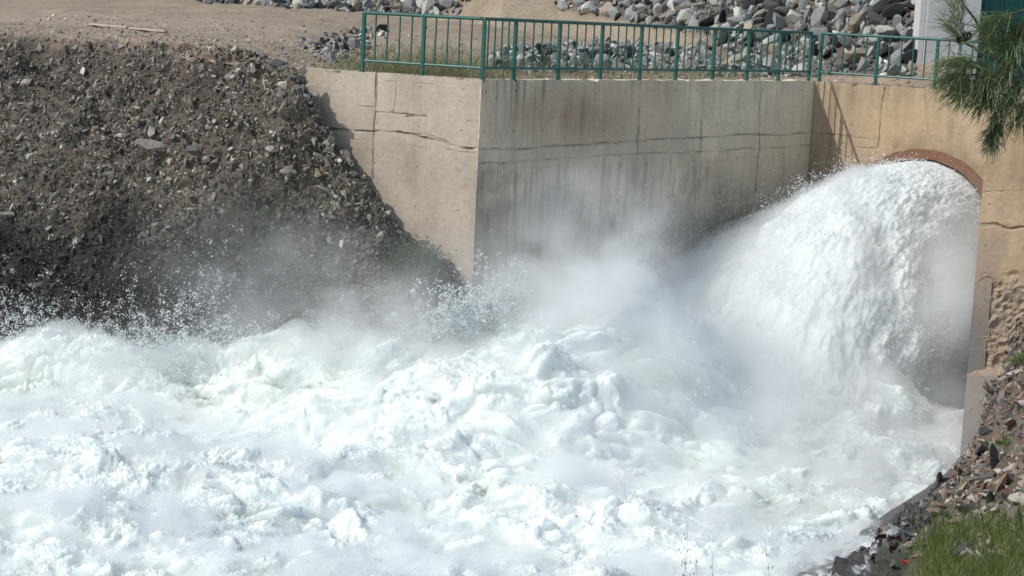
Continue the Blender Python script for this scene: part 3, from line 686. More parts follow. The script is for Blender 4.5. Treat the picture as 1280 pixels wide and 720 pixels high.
# strips of constant width in view: rays widen with distance
vy = 22*np.power(48/22., np.linspace(0, 1, nv))
ux = np.linspace(-.335, .30, nu)
X = ux[None, :]*vy[:, None]; Y = vy[:, None]*np.ones((1, nu))
def water_base(X, Y):
    z = .05+0*X
    z += 1.95*np.exp(-((X-.2)/2.5)**2-((Y-34.3)/2.4)**2)+.6*np.exp(-((X+4.0)/1.0)**2-((Y-35.6)/1.0)**2)          # mound in the middle
    z += 2.25*np.exp(-((X-2.6)/2.1)**2-((Y-36.6)/2.3)**2)          # where the jet lands
    z += 1.25*np.exp(-((X-6.6)/1.9)**2-((Y-37.0)/2.2)**2)
    z += 1.10*np.exp(-((X+5.0)/1.0)**2-((Y-36.7)/.9)**2)+.85*np.exp(-((X+4.0)/.9)**2-((Y-36.2)/.8)**2)+.5*np.exp(-((X+6.4)/.9)**2-((Y-36.9)/.8)**2)
    z += 1.05*np.exp(-((X+2.6)/1.3)**2-((Y-34.7)/1.3)**2)
    z += .75*np.exp(-((X+8.5)/3.0)**2-((Y-38)/1.3)**2)
    z += .45*np.exp(-((X+6)/3)**2-((Y-31)/1.6)**2)+.4*np.exp(-((X-1.5)/2.4)**2-((Y-30)/1.4)**2)
    z += .35*np.exp(-((X-4.5)/1.3)**2-((Y-32)/1.0)**2)
    z -= .35*np.exp(-((X+4.5)/1.5)**2-((Y-32.5)/.9)**2)
    return z
YN = Y+1.25*water_base(X, Y)                             # noise follows the slope of the heaps instead of stretching down them
wx = X+.35*fbm(X*.5, YN*.5, o=2, seed=400); wy = YN+.35*fbm(X*.5, YN*.5, 4., o=2, seed=402)
vx = X+.05*pn(X*3, YN*3, seed=403); vy = YN+.05*pn(X*3, YN*3, 4., seed=404)
b0 = pn(wx*.30, wy*.42, seed=409); b1 = np.abs(pn(wx*.62, wy*.85, seed=410)); b2 = np.abs(pn(wx*1.4, wy*1.7, seed=411)); b3 = np.abs(pn(wx*2.9, wy*3.3, seed=412))
q4 = pn(vx*5.2, vy*5.8, 3.3, seed=413); q5 = pn(vx*10.5, vy*11.5, seed=414); q6 = pn(vx*21, vy*23, seed=415); q7 = pn(X*43, YN*46, seed=416)
rough = np.clip(.75+.7*pn(X*.4, Y*.5, seed=420), .2, 1.4)
b4 = np.abs(pn(vx*6.3, vy*6.9, seed=417)); b5 = np.abs(pn(vx*13, vy*14, seed=418))
H = .36*b0+.40*b1+.24*b2+.14*b3+rough*(.06*b4+.045*b5+.03*q4+.036*q5+.032*q6+.022*q7)
Z = water_base(X, Y)+H-.12
sh = .26*pn(X*1.1, YN*1.1, seed=430)+.10*pn(X*2.6, YN*2.6, seed=431)+.04*pn(X*6, YN*6, seed=432)+.02*pn(X*15, YN*15, seed=433)+.012*pn(X*33, YN*33, seed=434)
WX = X+sh*.8; WY = Y-.9*(b2*.25+b3*.1)+sh*.4
WP = np.stack([WX, WY, Z], -1)
thin = 1-sst(.05, .55, b1*.9+b2*.55+.35*b3+.25*pn(X*.8, YN*.8, seed=440)-.10*q5)             # aerated green water shows between the foam heaps
thin = np.clip(thin*sst(-.05, .35, pn(X*.35, Y*.45, seed=441)+.12), 0, 1)
c = np.ones(X.shape+(3,))*np.array([.745, .78, .76])
c = mixc(c, .7*thin, (.50, .54, .43))
px, py = proj(WP.reshape(-1, 3)); WPX = px.reshape(X.shape); WPY = py.reshape(X.shape)
# only keep what lies in the basin: not behind the long wall nor inside the banks
cx, cy = X[:-1, :-1], Y[:-1, :-1]
dmid = (cx-C1[0])*dm[1]-(cy-C1[1])*dm[0]                  # >0 on the river side
keep = (dmid > -.15) | (cx < C1[0]+.0)
keep &= ~((cx > RX[0]+.6))
o = mesh_np('river_water', WP.reshape(-1, 3), grid_faces(nu, nv, keep), M_foam, col=c.reshape(-1, 3), smooth=True); tag(o, kind='structure')
wn = normals(WP); wn = np.where(wn[..., 2:3] < 0, -wn, wn)

# ---------------------------------------------------------------- the jet out of the tunnel
Cw = C2+dh*tu-np.array([0, 0, tv]); fl = -dm; k = .064
ns, na = 760, 720
s_ = np.linspace(-1.6, 12.5, ns)[:, None]; ph = np.linspace(0, 2*math.pi, na)[None, :]
sp = np.clip(s_, 0, None)
r = (1.78+.02*sp+.024*sp*sp)*np.ones_like(ph)
cosp, sinp = np.cos(ph), np.sin(ph)
ax = Cw[None, None]+fl*s_[..., None]+np.array([0, 0, -1.])*(k*sp*sp)[..., None]
nx = cosp*3.1; nz = sinp*3.1
S3 = s_*.38
big_ = np.abs(pn(nx*.45, nz*.45, S3*1.0, seed=500)); m1 = np.abs(pn(nx*1.0+.3*sp, nz*1.0, S3*2.2, seed=501)); m2 = np.abs(pn(nx*2.3, nz*2.3, S3*4.6, seed=502))
m3 = np.abs(pn(nx*5, nz*5, S3*9, seed=503)); m4 = np.abs(pn(nx*11, nz*11, S3*19, seed=504)); m5 = np.abs(pn(nx*23, nz*23, S3*40, seed=505))
g_ = np.clip(.04+sp/8.5, 0, 1.0)
n4 = pn(nx*9, nz*9, S3*13, seed=514); n5 = pn(nx*19, nz*19, S3*27, seed=515); n6 = pn(nx*38, nz*38, S3*54, seed=516)
dr = g_*(.50*big_+.40*m1+.20*m2)+np.clip(.3+sp/4, 0, 1.1)*(.09*m3+.05*n4+.03*n5+.016*n6)-.15*g_
r = r+dr
up = np.array([0, 0, 1.])
J = ax+dh*(cosp*r*(1.0))[..., None]+up*(sinp*r*(1-.02*sp))[..., None]
thin = (1-sst(.03, .25, m1+.5*big_+.3*m2))*sst(1., 4, sp)
c = np.ones(r.shape+(3,))*np.array([.765, .795, .78]); c = mixc(c, .35*thin, (.60, .62, .54))
Fj = grid_faces(na, ns)
o = mesh_np('water_jet', J.reshape(-1, 3), Fj, M_foam, col=c.reshape(-1, 3), smooth=True); tag(o, 'broad white water jet bursting from the arched tunnel mouth', 'water jet', kind='structure')

# ---------------------------------------------------------------- soft spray hugging the water: closed bodies of even density
def even_volume(name, den):
    m = bpy.data.materials.new(name); m.use_nodes = True; nt = m.node_tree
    for nd in list(nt.nodes):
        if nd.type == 'BSDF_PRINCIPLED': nt.nodes.remove(nd)
    v = N(nt, 'ShaderNodeVolumePrincipled'); v.inputs['Color'].default_value = (1, 1, 1, 1); v.inputs['Anisotropy'].default_value = .3; v.inputs['Density'].default_value = den
    nt.links.new(v.outputs[0], nt.nodes['Material Output'].inputs['Volume']); return m
def closed_top(name, X, Y, Ztop, zb, m, label):
    nv_, nu_ = X.shape; top = np.stack([X, Y, Ztop], -1).reshape(-1, 3); idx = np.arange(nu_*nv_).reshape(nv_, nu_)
    loop = np.concatenate([idx[0, :-1], idx[:-1, -1], idx[-1, ::-1][:-1], idx[::-1, 0][:-1]]); n0 = len(top)
    low = top[loop].copy(); low[:, 2] = zb; cen = np.array([[X.mean(), Y.mean(), zb]]); k_ = np.arange(len(loop)); k2 = (k_+1) % len(loop)
    V = np.concatenate([top, low, cen]); f1 = grid_faces(nu_, nv_); side = np.stack([loop[k2], loop[k_], n0+k_, n0+k2], -1)
    cap = np.stack([n0+k_, np.full_like(k_, len(V)-1), np.full_like(k_, len(V)-1), n0+k2], -1)
    me = bpy.data.meshes.new(name); me.from_pydata(V.tolist(), [], [tuple(q) for q in f1.tolist()]+[tuple(q) for q in side.tolist()]+[(a_, b_, d_) for a_, b_, _, d_ in cap.tolist()])
    me.materials.append(m); me.polygons.foreach_set('use_smooth', np.ones(len(me.polygons), bool)); o_ = bpy.data.objects.new(name, me); COL.objects.link(o_); tag(o_, label, 'spray', kind='stuff'); return o_
st = 4
Xs, Ys = X[::st, ::st], Y[::st, ::st]; m__ = (Ys[:, 0] < 40.5); Xs, Ys = Xs[m__], Ys[m__]
wz = (water_base(X, Y)+.36*b0+.34*b1+.16*b2-.12)[::st, ::st][m__]
tk = .14+.32*pn(Xs*.8, Ys*.9, seed=470)+.20*np.abs(pn(Xs*1.7, Ys*2.0, seed=471))+.10*pn(Xs*3.6, Ys*4.0, seed=472)+.05*pn(Xs*8, Ys*9, seed=473)
closed_top('spray_blanket', Xs, Ys, wz+tk+.02, -1.2, even_volume('spray blanket', 2.6), 'soft white spray clinging to the churning pool')
ssp = s_[::4]; php = ph[:, ::4]; spp = np.clip(ssp, 0, None); cz, sz2 = np.cos(php), np.sin(php)
rj = (r[::4, ::4]) - .10 + np.clip(spp/3, 0, 1)*(.16+.34*pn(cz*2.0, sz2*2.0, ssp*.5, seed=480)+.16*np.abs(pn(cz*5, sz2*5, ssp*1.3, seed=481))+.07*pn(cz*11, sz2*11, ssp*3, seed=482))
Js = ax[::4]+dh*(cz*rj)[..., None]+up*(sz2*rj)[..., None]
VV = Js.reshape(-1, 3).tolist(); n1, n2 = rj.shape; FF = [tuple(q) for q in grid_faces(n2, n1).tolist()]; FF += [tuple(range(n2-1, -1, -1)), tuple(range((n1-1)*n2, n1*n2))]
me = bpy.data.meshes.new('jet_spray'); me.from_pydata(VV, [], FF); me.materials.append(even_volume('jet spray', .85)); me.polygons.foreach_set('use_smooth', np.ones(len(me.polygons), bool))
bm = bmesh.new(); bm.from_mesh(me); bmesh.ops.remove_doubles(bm, verts=bm.verts, dist=.0005); bmesh.ops.recalc_face_normals(bm, faces=bm.faces); bm.to_mesh(me); bm.free()
o = bpy.data.objects.new('jet_spray', me); COL.objects.link(o); tag(o, 'soft white spray sheath around the water jet', 'spray', kind='stuff')

# ---------------------------------------------------------------- spray: drops thrown off the water
drops = []; dsz = []
def add(P, s): drops.append(P); dsz.append(s)
# over the pool
vis_ = (WPX > -30) & (WPX < 1290) & (WPY < 740)
w = (vis_*(.15+sst(.25, .8, H+.1*rough))).ravel(); w = w/w.sum(); i = RNG.choice(len(w), 150000, p=w)
h_ = RNG.exponential(.055, 150000)
add(WP.reshape(-1, 3)[i]+wn.reshape(-1, 3)[i]*h_[:, None]+RNG.normal(size=(150000, 3))*.02, np.clip(RNG.lognormal(math.log(.0065), .4, 150000), .003, .02))
# off the jet
up_side = (sinp*np.ones_like(s_) > -.5) & (s_ > .3)
w = (up_side*(.2+sst(.3, .9, m1+m2))).ravel(); w = w/w.sum(); i = RNG.choice(len(w), 80000, p=w)
rd = (dh*cosp[..., None]+up*sinp[..., None]); rd = np.broadcast_to(rd, J.shape).reshape(-1, 3)[i]
h_ = RNG.exponential(.10, 80000)*np.clip(.15+(s_*np.ones_like(ph)).ravel()[i]/2.5, .1, 1.6)
add(J.reshape(-1, 3)[i]+rd*h_[:, None]+RNG.normal(size=(80000, 3))*.03, np.clip(RNG.lognormal(math.log(.007), .4, 80000), .003, .022))
# thrown fingers of water: strings of drops along short ballistic arcs
def splash(px_, py_, d, spread, vmain, n, size, vs=.9, fan=1.0):
    base = at(px_, py_, d)
    for _ in range(int(n*1.1)):
        p = base+np.array([random.gauss(0, spread[0]), random.gauss(0, spread[1]), random.gauss(0, .06)])
        v = np.array(vmain)+np.array([random.gauss(0, fan), random.gauss(0, .6), random.gauss(0, vs)]); v[2] = max(v[2], .6)
        T0 = random.uniform(.35, 1.0)*v[2]/9.8*1.2; m_ = random.randint(3, 26)
        tt = T0+np.sort(RNG.normal(0, .055, m_))
        q = p+v*tt[:, None]; q[:, 2] -= 4.9*tt*tt; q += RNG.normal(size=q.shape)*.03
        add(q, np.clip(RNG.lognormal(math.log(size*.56), .45, m_), .003, .022))
splash(225, 475, 36.3, (.45, .3), (-.1, 0, 3.2), 420, .014, 1.2)
splash(175, 455, 36.8, (.55, .3), (-.3, 0, 3.0), 220, .012, 1.2)
splash(258, 410, 36.9, (.22, .2), (0, 0, 3.6), 120, .011, 1.4)
splash(40, 440, 38.8, (.75, .3), (-.2, 0, 3.2), 330, .013, 1.1)
splash(120, 450, 37.8, (.6, .3), (0, 0, 2.6), 130, .012, 1.1)
splash(335, 430, 36.2, (.5, .3), (.4, 0, 1.8), 130, .011, .8)
splash(565, 425, 34.3, (.30, .2), (.5, 0, 3.0), 420, .014, .9, .6)
splash(615, 400, 34.3, (.30, .2), (.4, 0, 2.9), 220, .012, .9, .6)
splash(420, 450, 34.5, (.7, .3), (0, 0, 2.0), 120, .010, .8)
splash(480, 445, 34.4, (.6, .3), (0, 0, 2.4), 100, .010, .8)
splash(700, 420, 34.5, (1.0, .4), (0, 0, 2.6), 150, .009, 1.0)
splash(1060, 560, 31.5, (1.2, .6), (.3, 0, 2.2), 150, .009, .8)
splash(930, 640, 29.0, (1.0, .4), (.3, 0, 1.8), 100, .008, .7)
splash(1130, 420, 36, (.5, .4), (.3, -.5, 2.0), 90, .009, .9)
splash(460, 640, 29.5, (.15, .2), (0, 0, 2.4), 14, .009, .8)
for _ in range(60):                                        # small jets along the whole surface
    splash(random.uniform(0, 1150), random.uniform(470, 720), random.uniform(28, 34), (.3, .3), (random.uniform(-.5, .5), 0, 1.6), 8, .008, .6)
# drifting fine drops
for (x, y, d, rx, rz, n) in ((480, 350, 36, 2.0, .9, 1500), (700, 330, 37, 2.2, 1.1, 2500), (850, 330, 39, 1.5, 1.0, 1300), (180, 400, 37, 2.4, .6, 1300), (1150, 380, 37, .8, 1.0, 900), (250, 350, 37, .8, .7, 600)):
    b_ = at(x, y, d); add(b_+RNG.normal(size=(n, 3))*np.array([rx, .8, rz]), RNG.uniform(.003, .009, n))
for _ in range(70): splash(random.uniform(0, 900), random.uniform(430, 600), random.uniform(32.5, 34.5), (.15, .2), (random.uniform(-.6, .6), 0, 2.0), 7, .010, .7, .5)
P = np.concatenate(drops); s = np.concatenate(dsz); n = len(s)
dw = (P[:, 0]-C1[0])*dm[1]-(P[:, 1]-C1[1])*dm[0]
ok = (P[:, 2] > -.3) & ((dw > .05) | (P[:, 0] < C1[0])) & (P[:, 2] < 6.3); P, s = P[ok], s[ok]; n = len(s)
V, Fc, ids = soup([OCTA], np.zeros(n, int), P, rand_rot(n), np.stack([s, s, s*RNG.uniform(1, 2.0, n)], -1))
print('drops', n)
o = mesh_np('water_spray', V, Fc, M_drop, smooth=True); tag(o, 'fine white drops flying above the churning water', 'spray', kind='stuff')

# ---------------------------------------------------------------- mist: one closed body of drifting droplets over the pool
M_mist = bpy.data.materials.new('mist'); M_mist.use_nodes = True; nt = M_mist.node_tree; L = nt.links.new
for nd in list(nt.nodes):
    if nd.type == 'BSDF_PRINCIPLED': nt.nodes.remove(nd)
vol = N(nt, 'ShaderNodeVolumePrincipled'); vol.inputs['Color'].default_value = (.99, .995, 1, 1); vol.inputs['Anisotropy'].default_value = .2
tc = N(nt, 'ShaderNodeTexCoord')
MB = [(765, 370, 35.0, 1.0, .9, 1.25, 1.6), (700, 300, 35.4, .85, .8, .9, .35), (645, 360, 35.0, .9, .8, .7, .5), (760, 430, 34.6, 2.2, 1.2, .6, 1.2),
      (480, 365, 34.7, 1.4, .8, .8, .3), (430, 415, 34.6, 1.8, .8, .5, .55), (340, 340, 36.0, 1.8, .8, 1.0, .2), (1190, 370, 36.6, .6, 1.2, 1.2, .7), (1040, 490, 33.8, 2.2, 1.0, .5, .35), (130, 455, 36.8, 2.5, 1, .5, .3),
      (950, 540, 32.5, 2.6, 1.2, .5, .35), (500, 560, 31.5, 5.5, 1.8, .5, .22), (150, 570, 32.5, 1.6, 1.0, .5, .4), (600, 450, 34.4, 3.0, 1.0, .4, .45), (860, 450, 35.4, 1.2, 1.0, .7, .5)]
acc_ = None
for (x, y, d, rx, ry, rz, den) in MB:
    p = at(x, y, d)
    s1 = N(nt, 'ShaderNodeVectorMath', operation='SUBTRACT'); L(tc.outputs['Object'], s1.inputs[0]); s1.inputs[1].default_value = tuple(p)
    s2 = N(nt, 'ShaderNodeVectorMath', operation='DIVIDE'); L(s1.outputs[0], s2.inputs[0]); s2.inputs[1].default_value = (rx, ry, rz)
    s3 = N(nt, 'ShaderNodeVectorMath', operation='DOT_PRODUCT'); L(s2.outputs[0], s3.inputs[0]); L(s2.outputs[0], s3.inputs[1])
    e = N(nt, 'ShaderNodeMath', operation='MULTIPLY'); L(s3.outputs['Value'], e.inputs[0]); e.inputs[1].default_value = -1
    e2 = N(nt, 'ShaderNodeMath', operation='EXPONENT'); L(e.outputs[0], e2.inputs[0])
    e3 = N(nt, 'ShaderNodeMath', operation='MULTIPLY'); L(e2.outputs[0], e3.inputs[0]); e3.inputs[1].default_value = den*1.35
    if acc_ is None: acc_ = e3
    else:
        s4 = N(nt, 'ShaderNodeMath', operation='ADD'); L(acc_.outputs[0], s4.inputs[0]); L(e3.outputs[0], s4.inputs[1]); acc_ = s4
nz_ = N(nt, 'ShaderNodeTexNoise', Scale=.9, Detail=3.0, Roughness=.6, Distortion=.5); L(tc.outputs['Object'], nz_.inputs['Vector'])
mr = N(nt, 'ShaderNodeMapRange'); mr.inputs['From Min'].default_value = .38; mr.inputs['From Max'].default_value = .68; mr.inputs['To Min'].default_value = .12; mr.inputs['To Max'].default_value = 2.0
L(nz_.outputs['Fac'], mr.inputs['Value'])
mm = N(nt, 'ShaderNodeMath', operation='MULTIPLY'); L(acc_.outputs[0], mm.inputs[0]); L(mr.outputs[0], mm.inputs[1])
L(mm.outputs[0], vol.inputs['Density']); L(vol.outputs[0], nt.nodes['Material Output'].inputs['Volume'])
bm = bmesh.new(); bmesh.ops.create_cube(bm, size=1)
for v in bm.verts: v.co = Vector((v.co.x*19+0, v.co.y*11+36.2, v.co.z*6.2+3.0))
me = bpy.data.meshes.new('mist'); bm.to_mesh(me); bm.free(); me.materials.append(M_mist)
o = bpy.data.objects.new('mist', me); COL.objects.link(o); tag(o, 'pale drifting mist over the plunge pool', 'mist', kind='stuff')
#PART3
# ---------------------------------------------------------------- plants
def blades(P, L_, W, lean, col, curve=.4):
    """tapered three-segment blades; P (n,3) base"""
    n = len(P); az = RNG.uniform(0, 2*math.pi, n); dirh = np.stack([np.cos(az), np.sin(az), 0*az], -1); side = np.stack([-np.sin(az+1.2), np.cos(az+1.2), 0*az], -1)
    V = np.zeros((n, 7, 3)); ts_ = (0, .4, .75, 1)
    for k, t in enumerate(ts_):
        c_ = P+np.array([0, 0, 1.])*(L_*t*(1-.25*curve*t))[:, None]+dirh*(lean*L_*(t**1.8))[:, None]
        w = W*(1-t*.75)
        if k < 3: V[:, 2*k] = c_-side*w[:, None]/2; V[:, 2*k+1] = c_+side*w[:, None]/2
        else: V[:, 6] = c_
    f = np.array([[0, 1, 3, 2], [2, 3, 5, 4], [4, 5, 6, 6]])
    tri = np.array([[0, 1, 3], [0, 3, 2], [2, 3, 5], [2, 5, 4], [4, 5, 6]])
    Fc = tri[None]+(np.arange(n)*7)[:, None, None]
    return V.reshape(-1, 3), Fc.reshape(-1, 3), np.repeat(col, 7, axis=0)
GR = np.array([(.11, .165, .03), (.16, .21, .05), (.07, .12, .025), (.20, .21, .07), (.30, .27, .14)])
acc = lambda x, y: sst(-14, 26, y-(636+.36*(1290-x)*(.6+.4*sst(1160, 1230, x))+34*fbm(x*.025, y*.025, o=3, seed=71)))*sst(1125, 1175, x+14*fbm(x*.05, y*.05, o=2, seed=73))*((x < 1330) & (y < 790))*(.25+sst(-.3, .3, fbm(x*.03, y*.05, o=3, seed=75)))
n = 6500
P, Nn, qx, qy, idx = scatter_patch(BPd, BN, bxp, byp, n, acc)
V, Fc, cc = blades(P, RNG.lognormal(math.log(.20), .55, n), RNG.uniform(.004, .012, n), RNG.uniform(.1, .8, n), GR[RNG.choice(5, n, p=[.33, .28, .2, .12, .07])]*RNG.uniform(.7, 1.2, (n, 1)))
o = mesh_np('grass', V, Fc, M_leaf, col=cc); tag(o, 'lush green grass on the near right bank', 'grass', kind='stuff')
# weeds behind the railing
n = 11000
X_ = RNG.uniform(-4.0, 6, n); Y_ = y_front(X_)+RNG.exponential(2.2, n)+.35; P = np.stack([X_, Y_, ground_z(X_, Y_)], -1); qx, qy = proj(P)
w = 1.6*blob(qx, qy, 530, 80, 85, 26)+.35*blob(qx, qy, 720, 88, 160, 8)+.2*(qy > 88)*(qx < 950)*(qx > 600); ok = RNG.uniform(size=n) < w; P = P[ok]; n = len(P)
V, Fc, cc = blades(P, RNG.lognormal(math.log(.22), .5, n), RNG.uniform(.006, .014, n), RNG.uniform(.1, 1.0, n), np.array([(.20, .19, .08), (.13, .15, .05), (.33, .27, .16), (.10, .12, .045)])[RNG.integers(0, 4, n)])
o = mesh_np('weeds', V, Fc, M_leaf, col=cc); tag(o, 'dry yellow green weeds behind the left railing', 'weeds', kind='stuff')
# small green tufts on the bank rubble
n = 500
tuf = [(1278, 452), (1272, 455), (1262, 560), (1150, 690), (1180, 680)]
P = np.concatenate([bank_at(x, y)[0][None]+RNG.normal(size=(100, 3))*np.array([.10, .08, .02]) for x, y in tuf])
V, Fc, cc = blades(P, RNG.uniform(.08, .24, n), RNG.uniform(.008, .016, n), RNG.uniform(.2, 1, n), GR[RNG.integers(0, 3, n)])
o = mesh_np('weed_tufts', V, Fc, M_leaf, col=cc); tag(o, 'small green weed tufts between the bank rocks', 'weeds', kind='stuff')
# tall stalks with seed heads standing against the water
def stalk(px_, py_top, d, label, h, lean, seeds=9):
    top = at(px_, py_top, d); base = top-np.array([lean, 0, h])
    root = empty('grass_stalk', tuple(base), label, 'grass stalk', 'seeding grass stalks in front of the water')
    tt = np.linspace(0, 1, 9); pts = [base+(top-base)*t+np.array([.05*math.sin(t*3)*h, 0, .0]) for t in tt]
    V, Fc = tube(pts, np.linspace(.0035, .0015, 9), 5); mesh_np('stem', V, Fc, M_leaf, root, col=np.tile((.22, .21, .13), (len(V), 1)))
    for k in range(seeds):
        t = .55+.45*k/seeds; p = pts[int(t*8)]+np.array([random.uniform(-.05, .05), random.uniform(-.03, .03), random.uniform(-.04, .03)])
        Vv = OCTA[0]*np.array([.006, .006, .022])+p; mesh_np('seed_head', Vv, OCTA[1], M_leaf, root, col=np.tile((.20, .18, .12), (6, 1)))
        V, Fc = tube([pts[int(t*8)], p], .0012, 4); mesh_np('stalklet', V, Fc, M_leaf, root, col=np.tile((.22, .21, .13), (len(V), 1)))
stalk(858, 652, 21.5, 'tallest seeding grass stalk left of centre in front of the foam', 1.3, .10)
stalk(850, 672, 21.6, 'short leaning grass stalk left of the tallest one', 1.2, -.12)
stalk(869, 690, 21.4, 'thin grass stalk close right of the tallest one', 1.0, .05, 5)
stalk(890, 694, 21.4, 'single low seed stalk between the two stalk groups', 1.0, .08, 5)
stalk(955, 676, 21.0, 'lone grass stalk with dark seeds near the wet kerb', 1.2, -.10, 8)
stalk(1006, 704, 20.8, 'little stalk poking up over the wet foam on the kerb', 1.0, .06, 5)
stalk(1095, 700, 20.5, 'thin stalk left of the red poppy', 1.0, .06, 6)
stalk(1158, 645, 21.5, 'bright green stalk rising at the left of the grass', .9, .05, 8)
stalk(1210, 640, 21.5, 'green stalk in the middle of the grass patch', .9, -.05, 8)
# poppy
pp = at(1131, 704, 21.5)
pb = pp-np.array([.02, 0, .35]); root = empty('poppy', tuple(pb), 'small red poppy at the left edge of the green grass', 'flower')
V, Fc = tube([pb, pb+np.array([.02, 0, .2]), pp], .003, 5); mesh_np('stem', V, Fc, M_leaf, root, col=np.tile((.09, .12, .03), (len(V), 1)))
for k in range(4):
    a_ = k*math.pi/2+.4; G = []
    for i in range(5):
        for j in range(5):
            u_, v_ = (i/4-.5), j/4; rr_ = .05*v_; G.append(pp+np.array([math.cos(a_+u_*1.7)*rr_, math.sin(a_+u_*1.7)*rr_, .045*v_**.6-.02+.006*math.cos(u_*9)]))
    mesh_np('petal', np.array(G), grid_faces(5, 5), M_leaf, root, col=np.tile((.42, .018, .012), (25, 1)), smooth=True)
mesh_np('flower_centre', OCTA[0]*.012+pp, OCTA[1], M_leaf, root, col=np.tile((.02, .02, .02), (6, 1)))
# shrub low beside the wing wall
def leafball(center, rad, n, cols, ls, flat=1.0):
    d = RNG.normal(size=(n, 3)); d /= np.linalg.norm(d, axis=1)[:, None]; rr_ = RNG.uniform(.35, 1, n)**.6
    lump = 1+.35*pn(d[:, 0]*2.2, d[:, 1]*2.2, d[:, 2]*2.2, seed=70)
    P = center+d*np.array(rad)*(rr_*lump)[:, None]
    tv_ = np.array([[-.5, 0, 0], [0, .22, .05], [.5, 0, 0], [0, -.22, .05]]); tf_ = np.array([[0, 1, 2], [0, 2, 3]])
    return soup([(tv_, tf_)], np.zeros(n, int), P, rand_rot(n), np.full((n, 3), 1.)*RNG.uniform(.6, 1.3, (n, 1))*ls)+(cols,)
Pb, _ = scree_at(528, 345); Pb = Pb+np.array([-.1, -.25, .28])
root = empty('shrub', tuple(Pb-np.array([0, 0, .4])), 'small green shrub in the mist beside the wing wall foot', 'shrub')
V, Fc, ids, _ = leafball(Pb, (.60, .4, .48), 3200, None, .055)
cs = np.array([(.045, .085, .025), (.07, .11, .03), (.03, .06, .02)])[RNG.integers(0, 3, 3200)]
mesh_np('foliage', V, Fc, M_leaf, root, col=cs[ids])
for k in range(9):
    e_ = Pb+np.array([random.uniform(-.45, .45), random.uniform(-.2, .2), random.uniform(0, .38)]); b0 = Pb-np.array([0, 0, .5])
    V, Fc = tube([b0, (b0+e_)/2+np.array([0, 0, .05]), e_], [.014, .009, .004], 5); mesh_np('stem', V, Fc, M_soil, root, col=np.tile((.10, .075, .05), (len(V), 1)))
# small weed on slope
for (x, y, r_, lb) in ((345, 268, .22, 'low green weed clump halfway down the bank'), (285, 262, .16, 'tiny green weed clump left of the bigger one on the bank')):
    Pq, nq = scree_at(x, y); V, Fc, ids, _ = leafball(Pq+nq*.08, (r_*1.4, r_, r_*.6), 500, None, .035)
    tag(mesh_np('weed_clump', V, Fc, M_leaf, col=np.array([(.07, .10, .035), (.10, .12, .05)])[RNG.integers(0, 2, 500)][ids], loc=tuple(Pq)), lb, 'weed')

# ---------------------------------------------------------------- pine branch reaching in from the upper right
DB = 9.0
pine = empty('pine_branch', tuple(at(1330, 60, DB)), 'green pine branch with long needles hanging in from the upper right', 'pine branch')
limbs = [
 [(1420, 60, 9.0), (1340, 78, 9.0), (1280, 82, 9.0), (1240, 75, 9.05), (1205, 52, 9.1)],
 [(1250, 76, 9.05), (1232, 60, 9.1), (1220, 30, 9.1), (1200, -5, 9.1), (1190, -30, 9.1)],
 [(1290, 82, 9.0), (1262, 105, 8.95), (1240, 100, 8.95), (1205, 92, 9.0)],
 [(1300, 82, 8.9), (1285, 110, 8.9), (1265, 135, 8.9), (1252, 150, 8.9)],
 [(1340, 78, 9.0), (1300, 50, 9.05), (1275, 45, 9.1), (1255, 50, 9.1)],
 [(1330, 20, 9.0), (1290, 10, 9.0), (1262, 18, 9.0)]]
lb_ = []
for k, lm in enumerate(limbs):
    pts = [at(*q) for q in lm]; t = np.linspace(0, len(pts)-1, 14)
    pts = np.stack([np.interp(t, range(len(pts)), [p[j] for p in pts]) for j in range(3)], -1)+RNG.normal(size=(14, 3))*.0035
    lb_.append(pts); V, Fc = tube(pts, np.linspace(.011, .004, 14)*(1.2 if k == 0 else .8), 7)
    mesh_np('limb' if k == 0 else 'twig', V, Fc, M_soil, pine, col=np.tile((.10, .075, .055), (len(V), 1)))
nee = []; ncol = []
def needles(P, axis, n, L0, colr, spread=.75, droop=.25):
    axis = axis/np.linalg.norm(axis)
    for _ in range(n):
        d = axis+np.array([random.gauss(0, spread) for _ in range(3)])*.8; d /= np.linalg.norm(d)
        L1 = L0*random.uniform(.6, 1.1); p0 = P+RNG.normal(size=3)*.012
        p1 = p0+d*L1*.5; p2 = p0+d*L1+np.array([0, 0, -droop*L1]); p1 = p1+np.array([0, 0, -droop*L1*.15])
        V, Fc = tube([p0, p1, p2], [.0017, .0016, .0007], 3); nee.append((V, Fc)); ncol.append(np.tile(np.array(colr)*random.uniform(.65, 1.25), (len(V), 1)))
G1, G2, G3 = (.21, .26, .12), (.33, .39, .22), (.09, .13, .055)
def shoot(px_, py_, dx, dy, n, L0, colr, d=9.0, spread=.6, droop=.2):
    p = at(px_, py_, d); q = at(px_+dx, py_+dy, d-.02)
    a_ = q-p
    for t in np.linspace(0, 1, 4): needles(p+a_*t, a_, n//4, L0, colr, spread, droop)
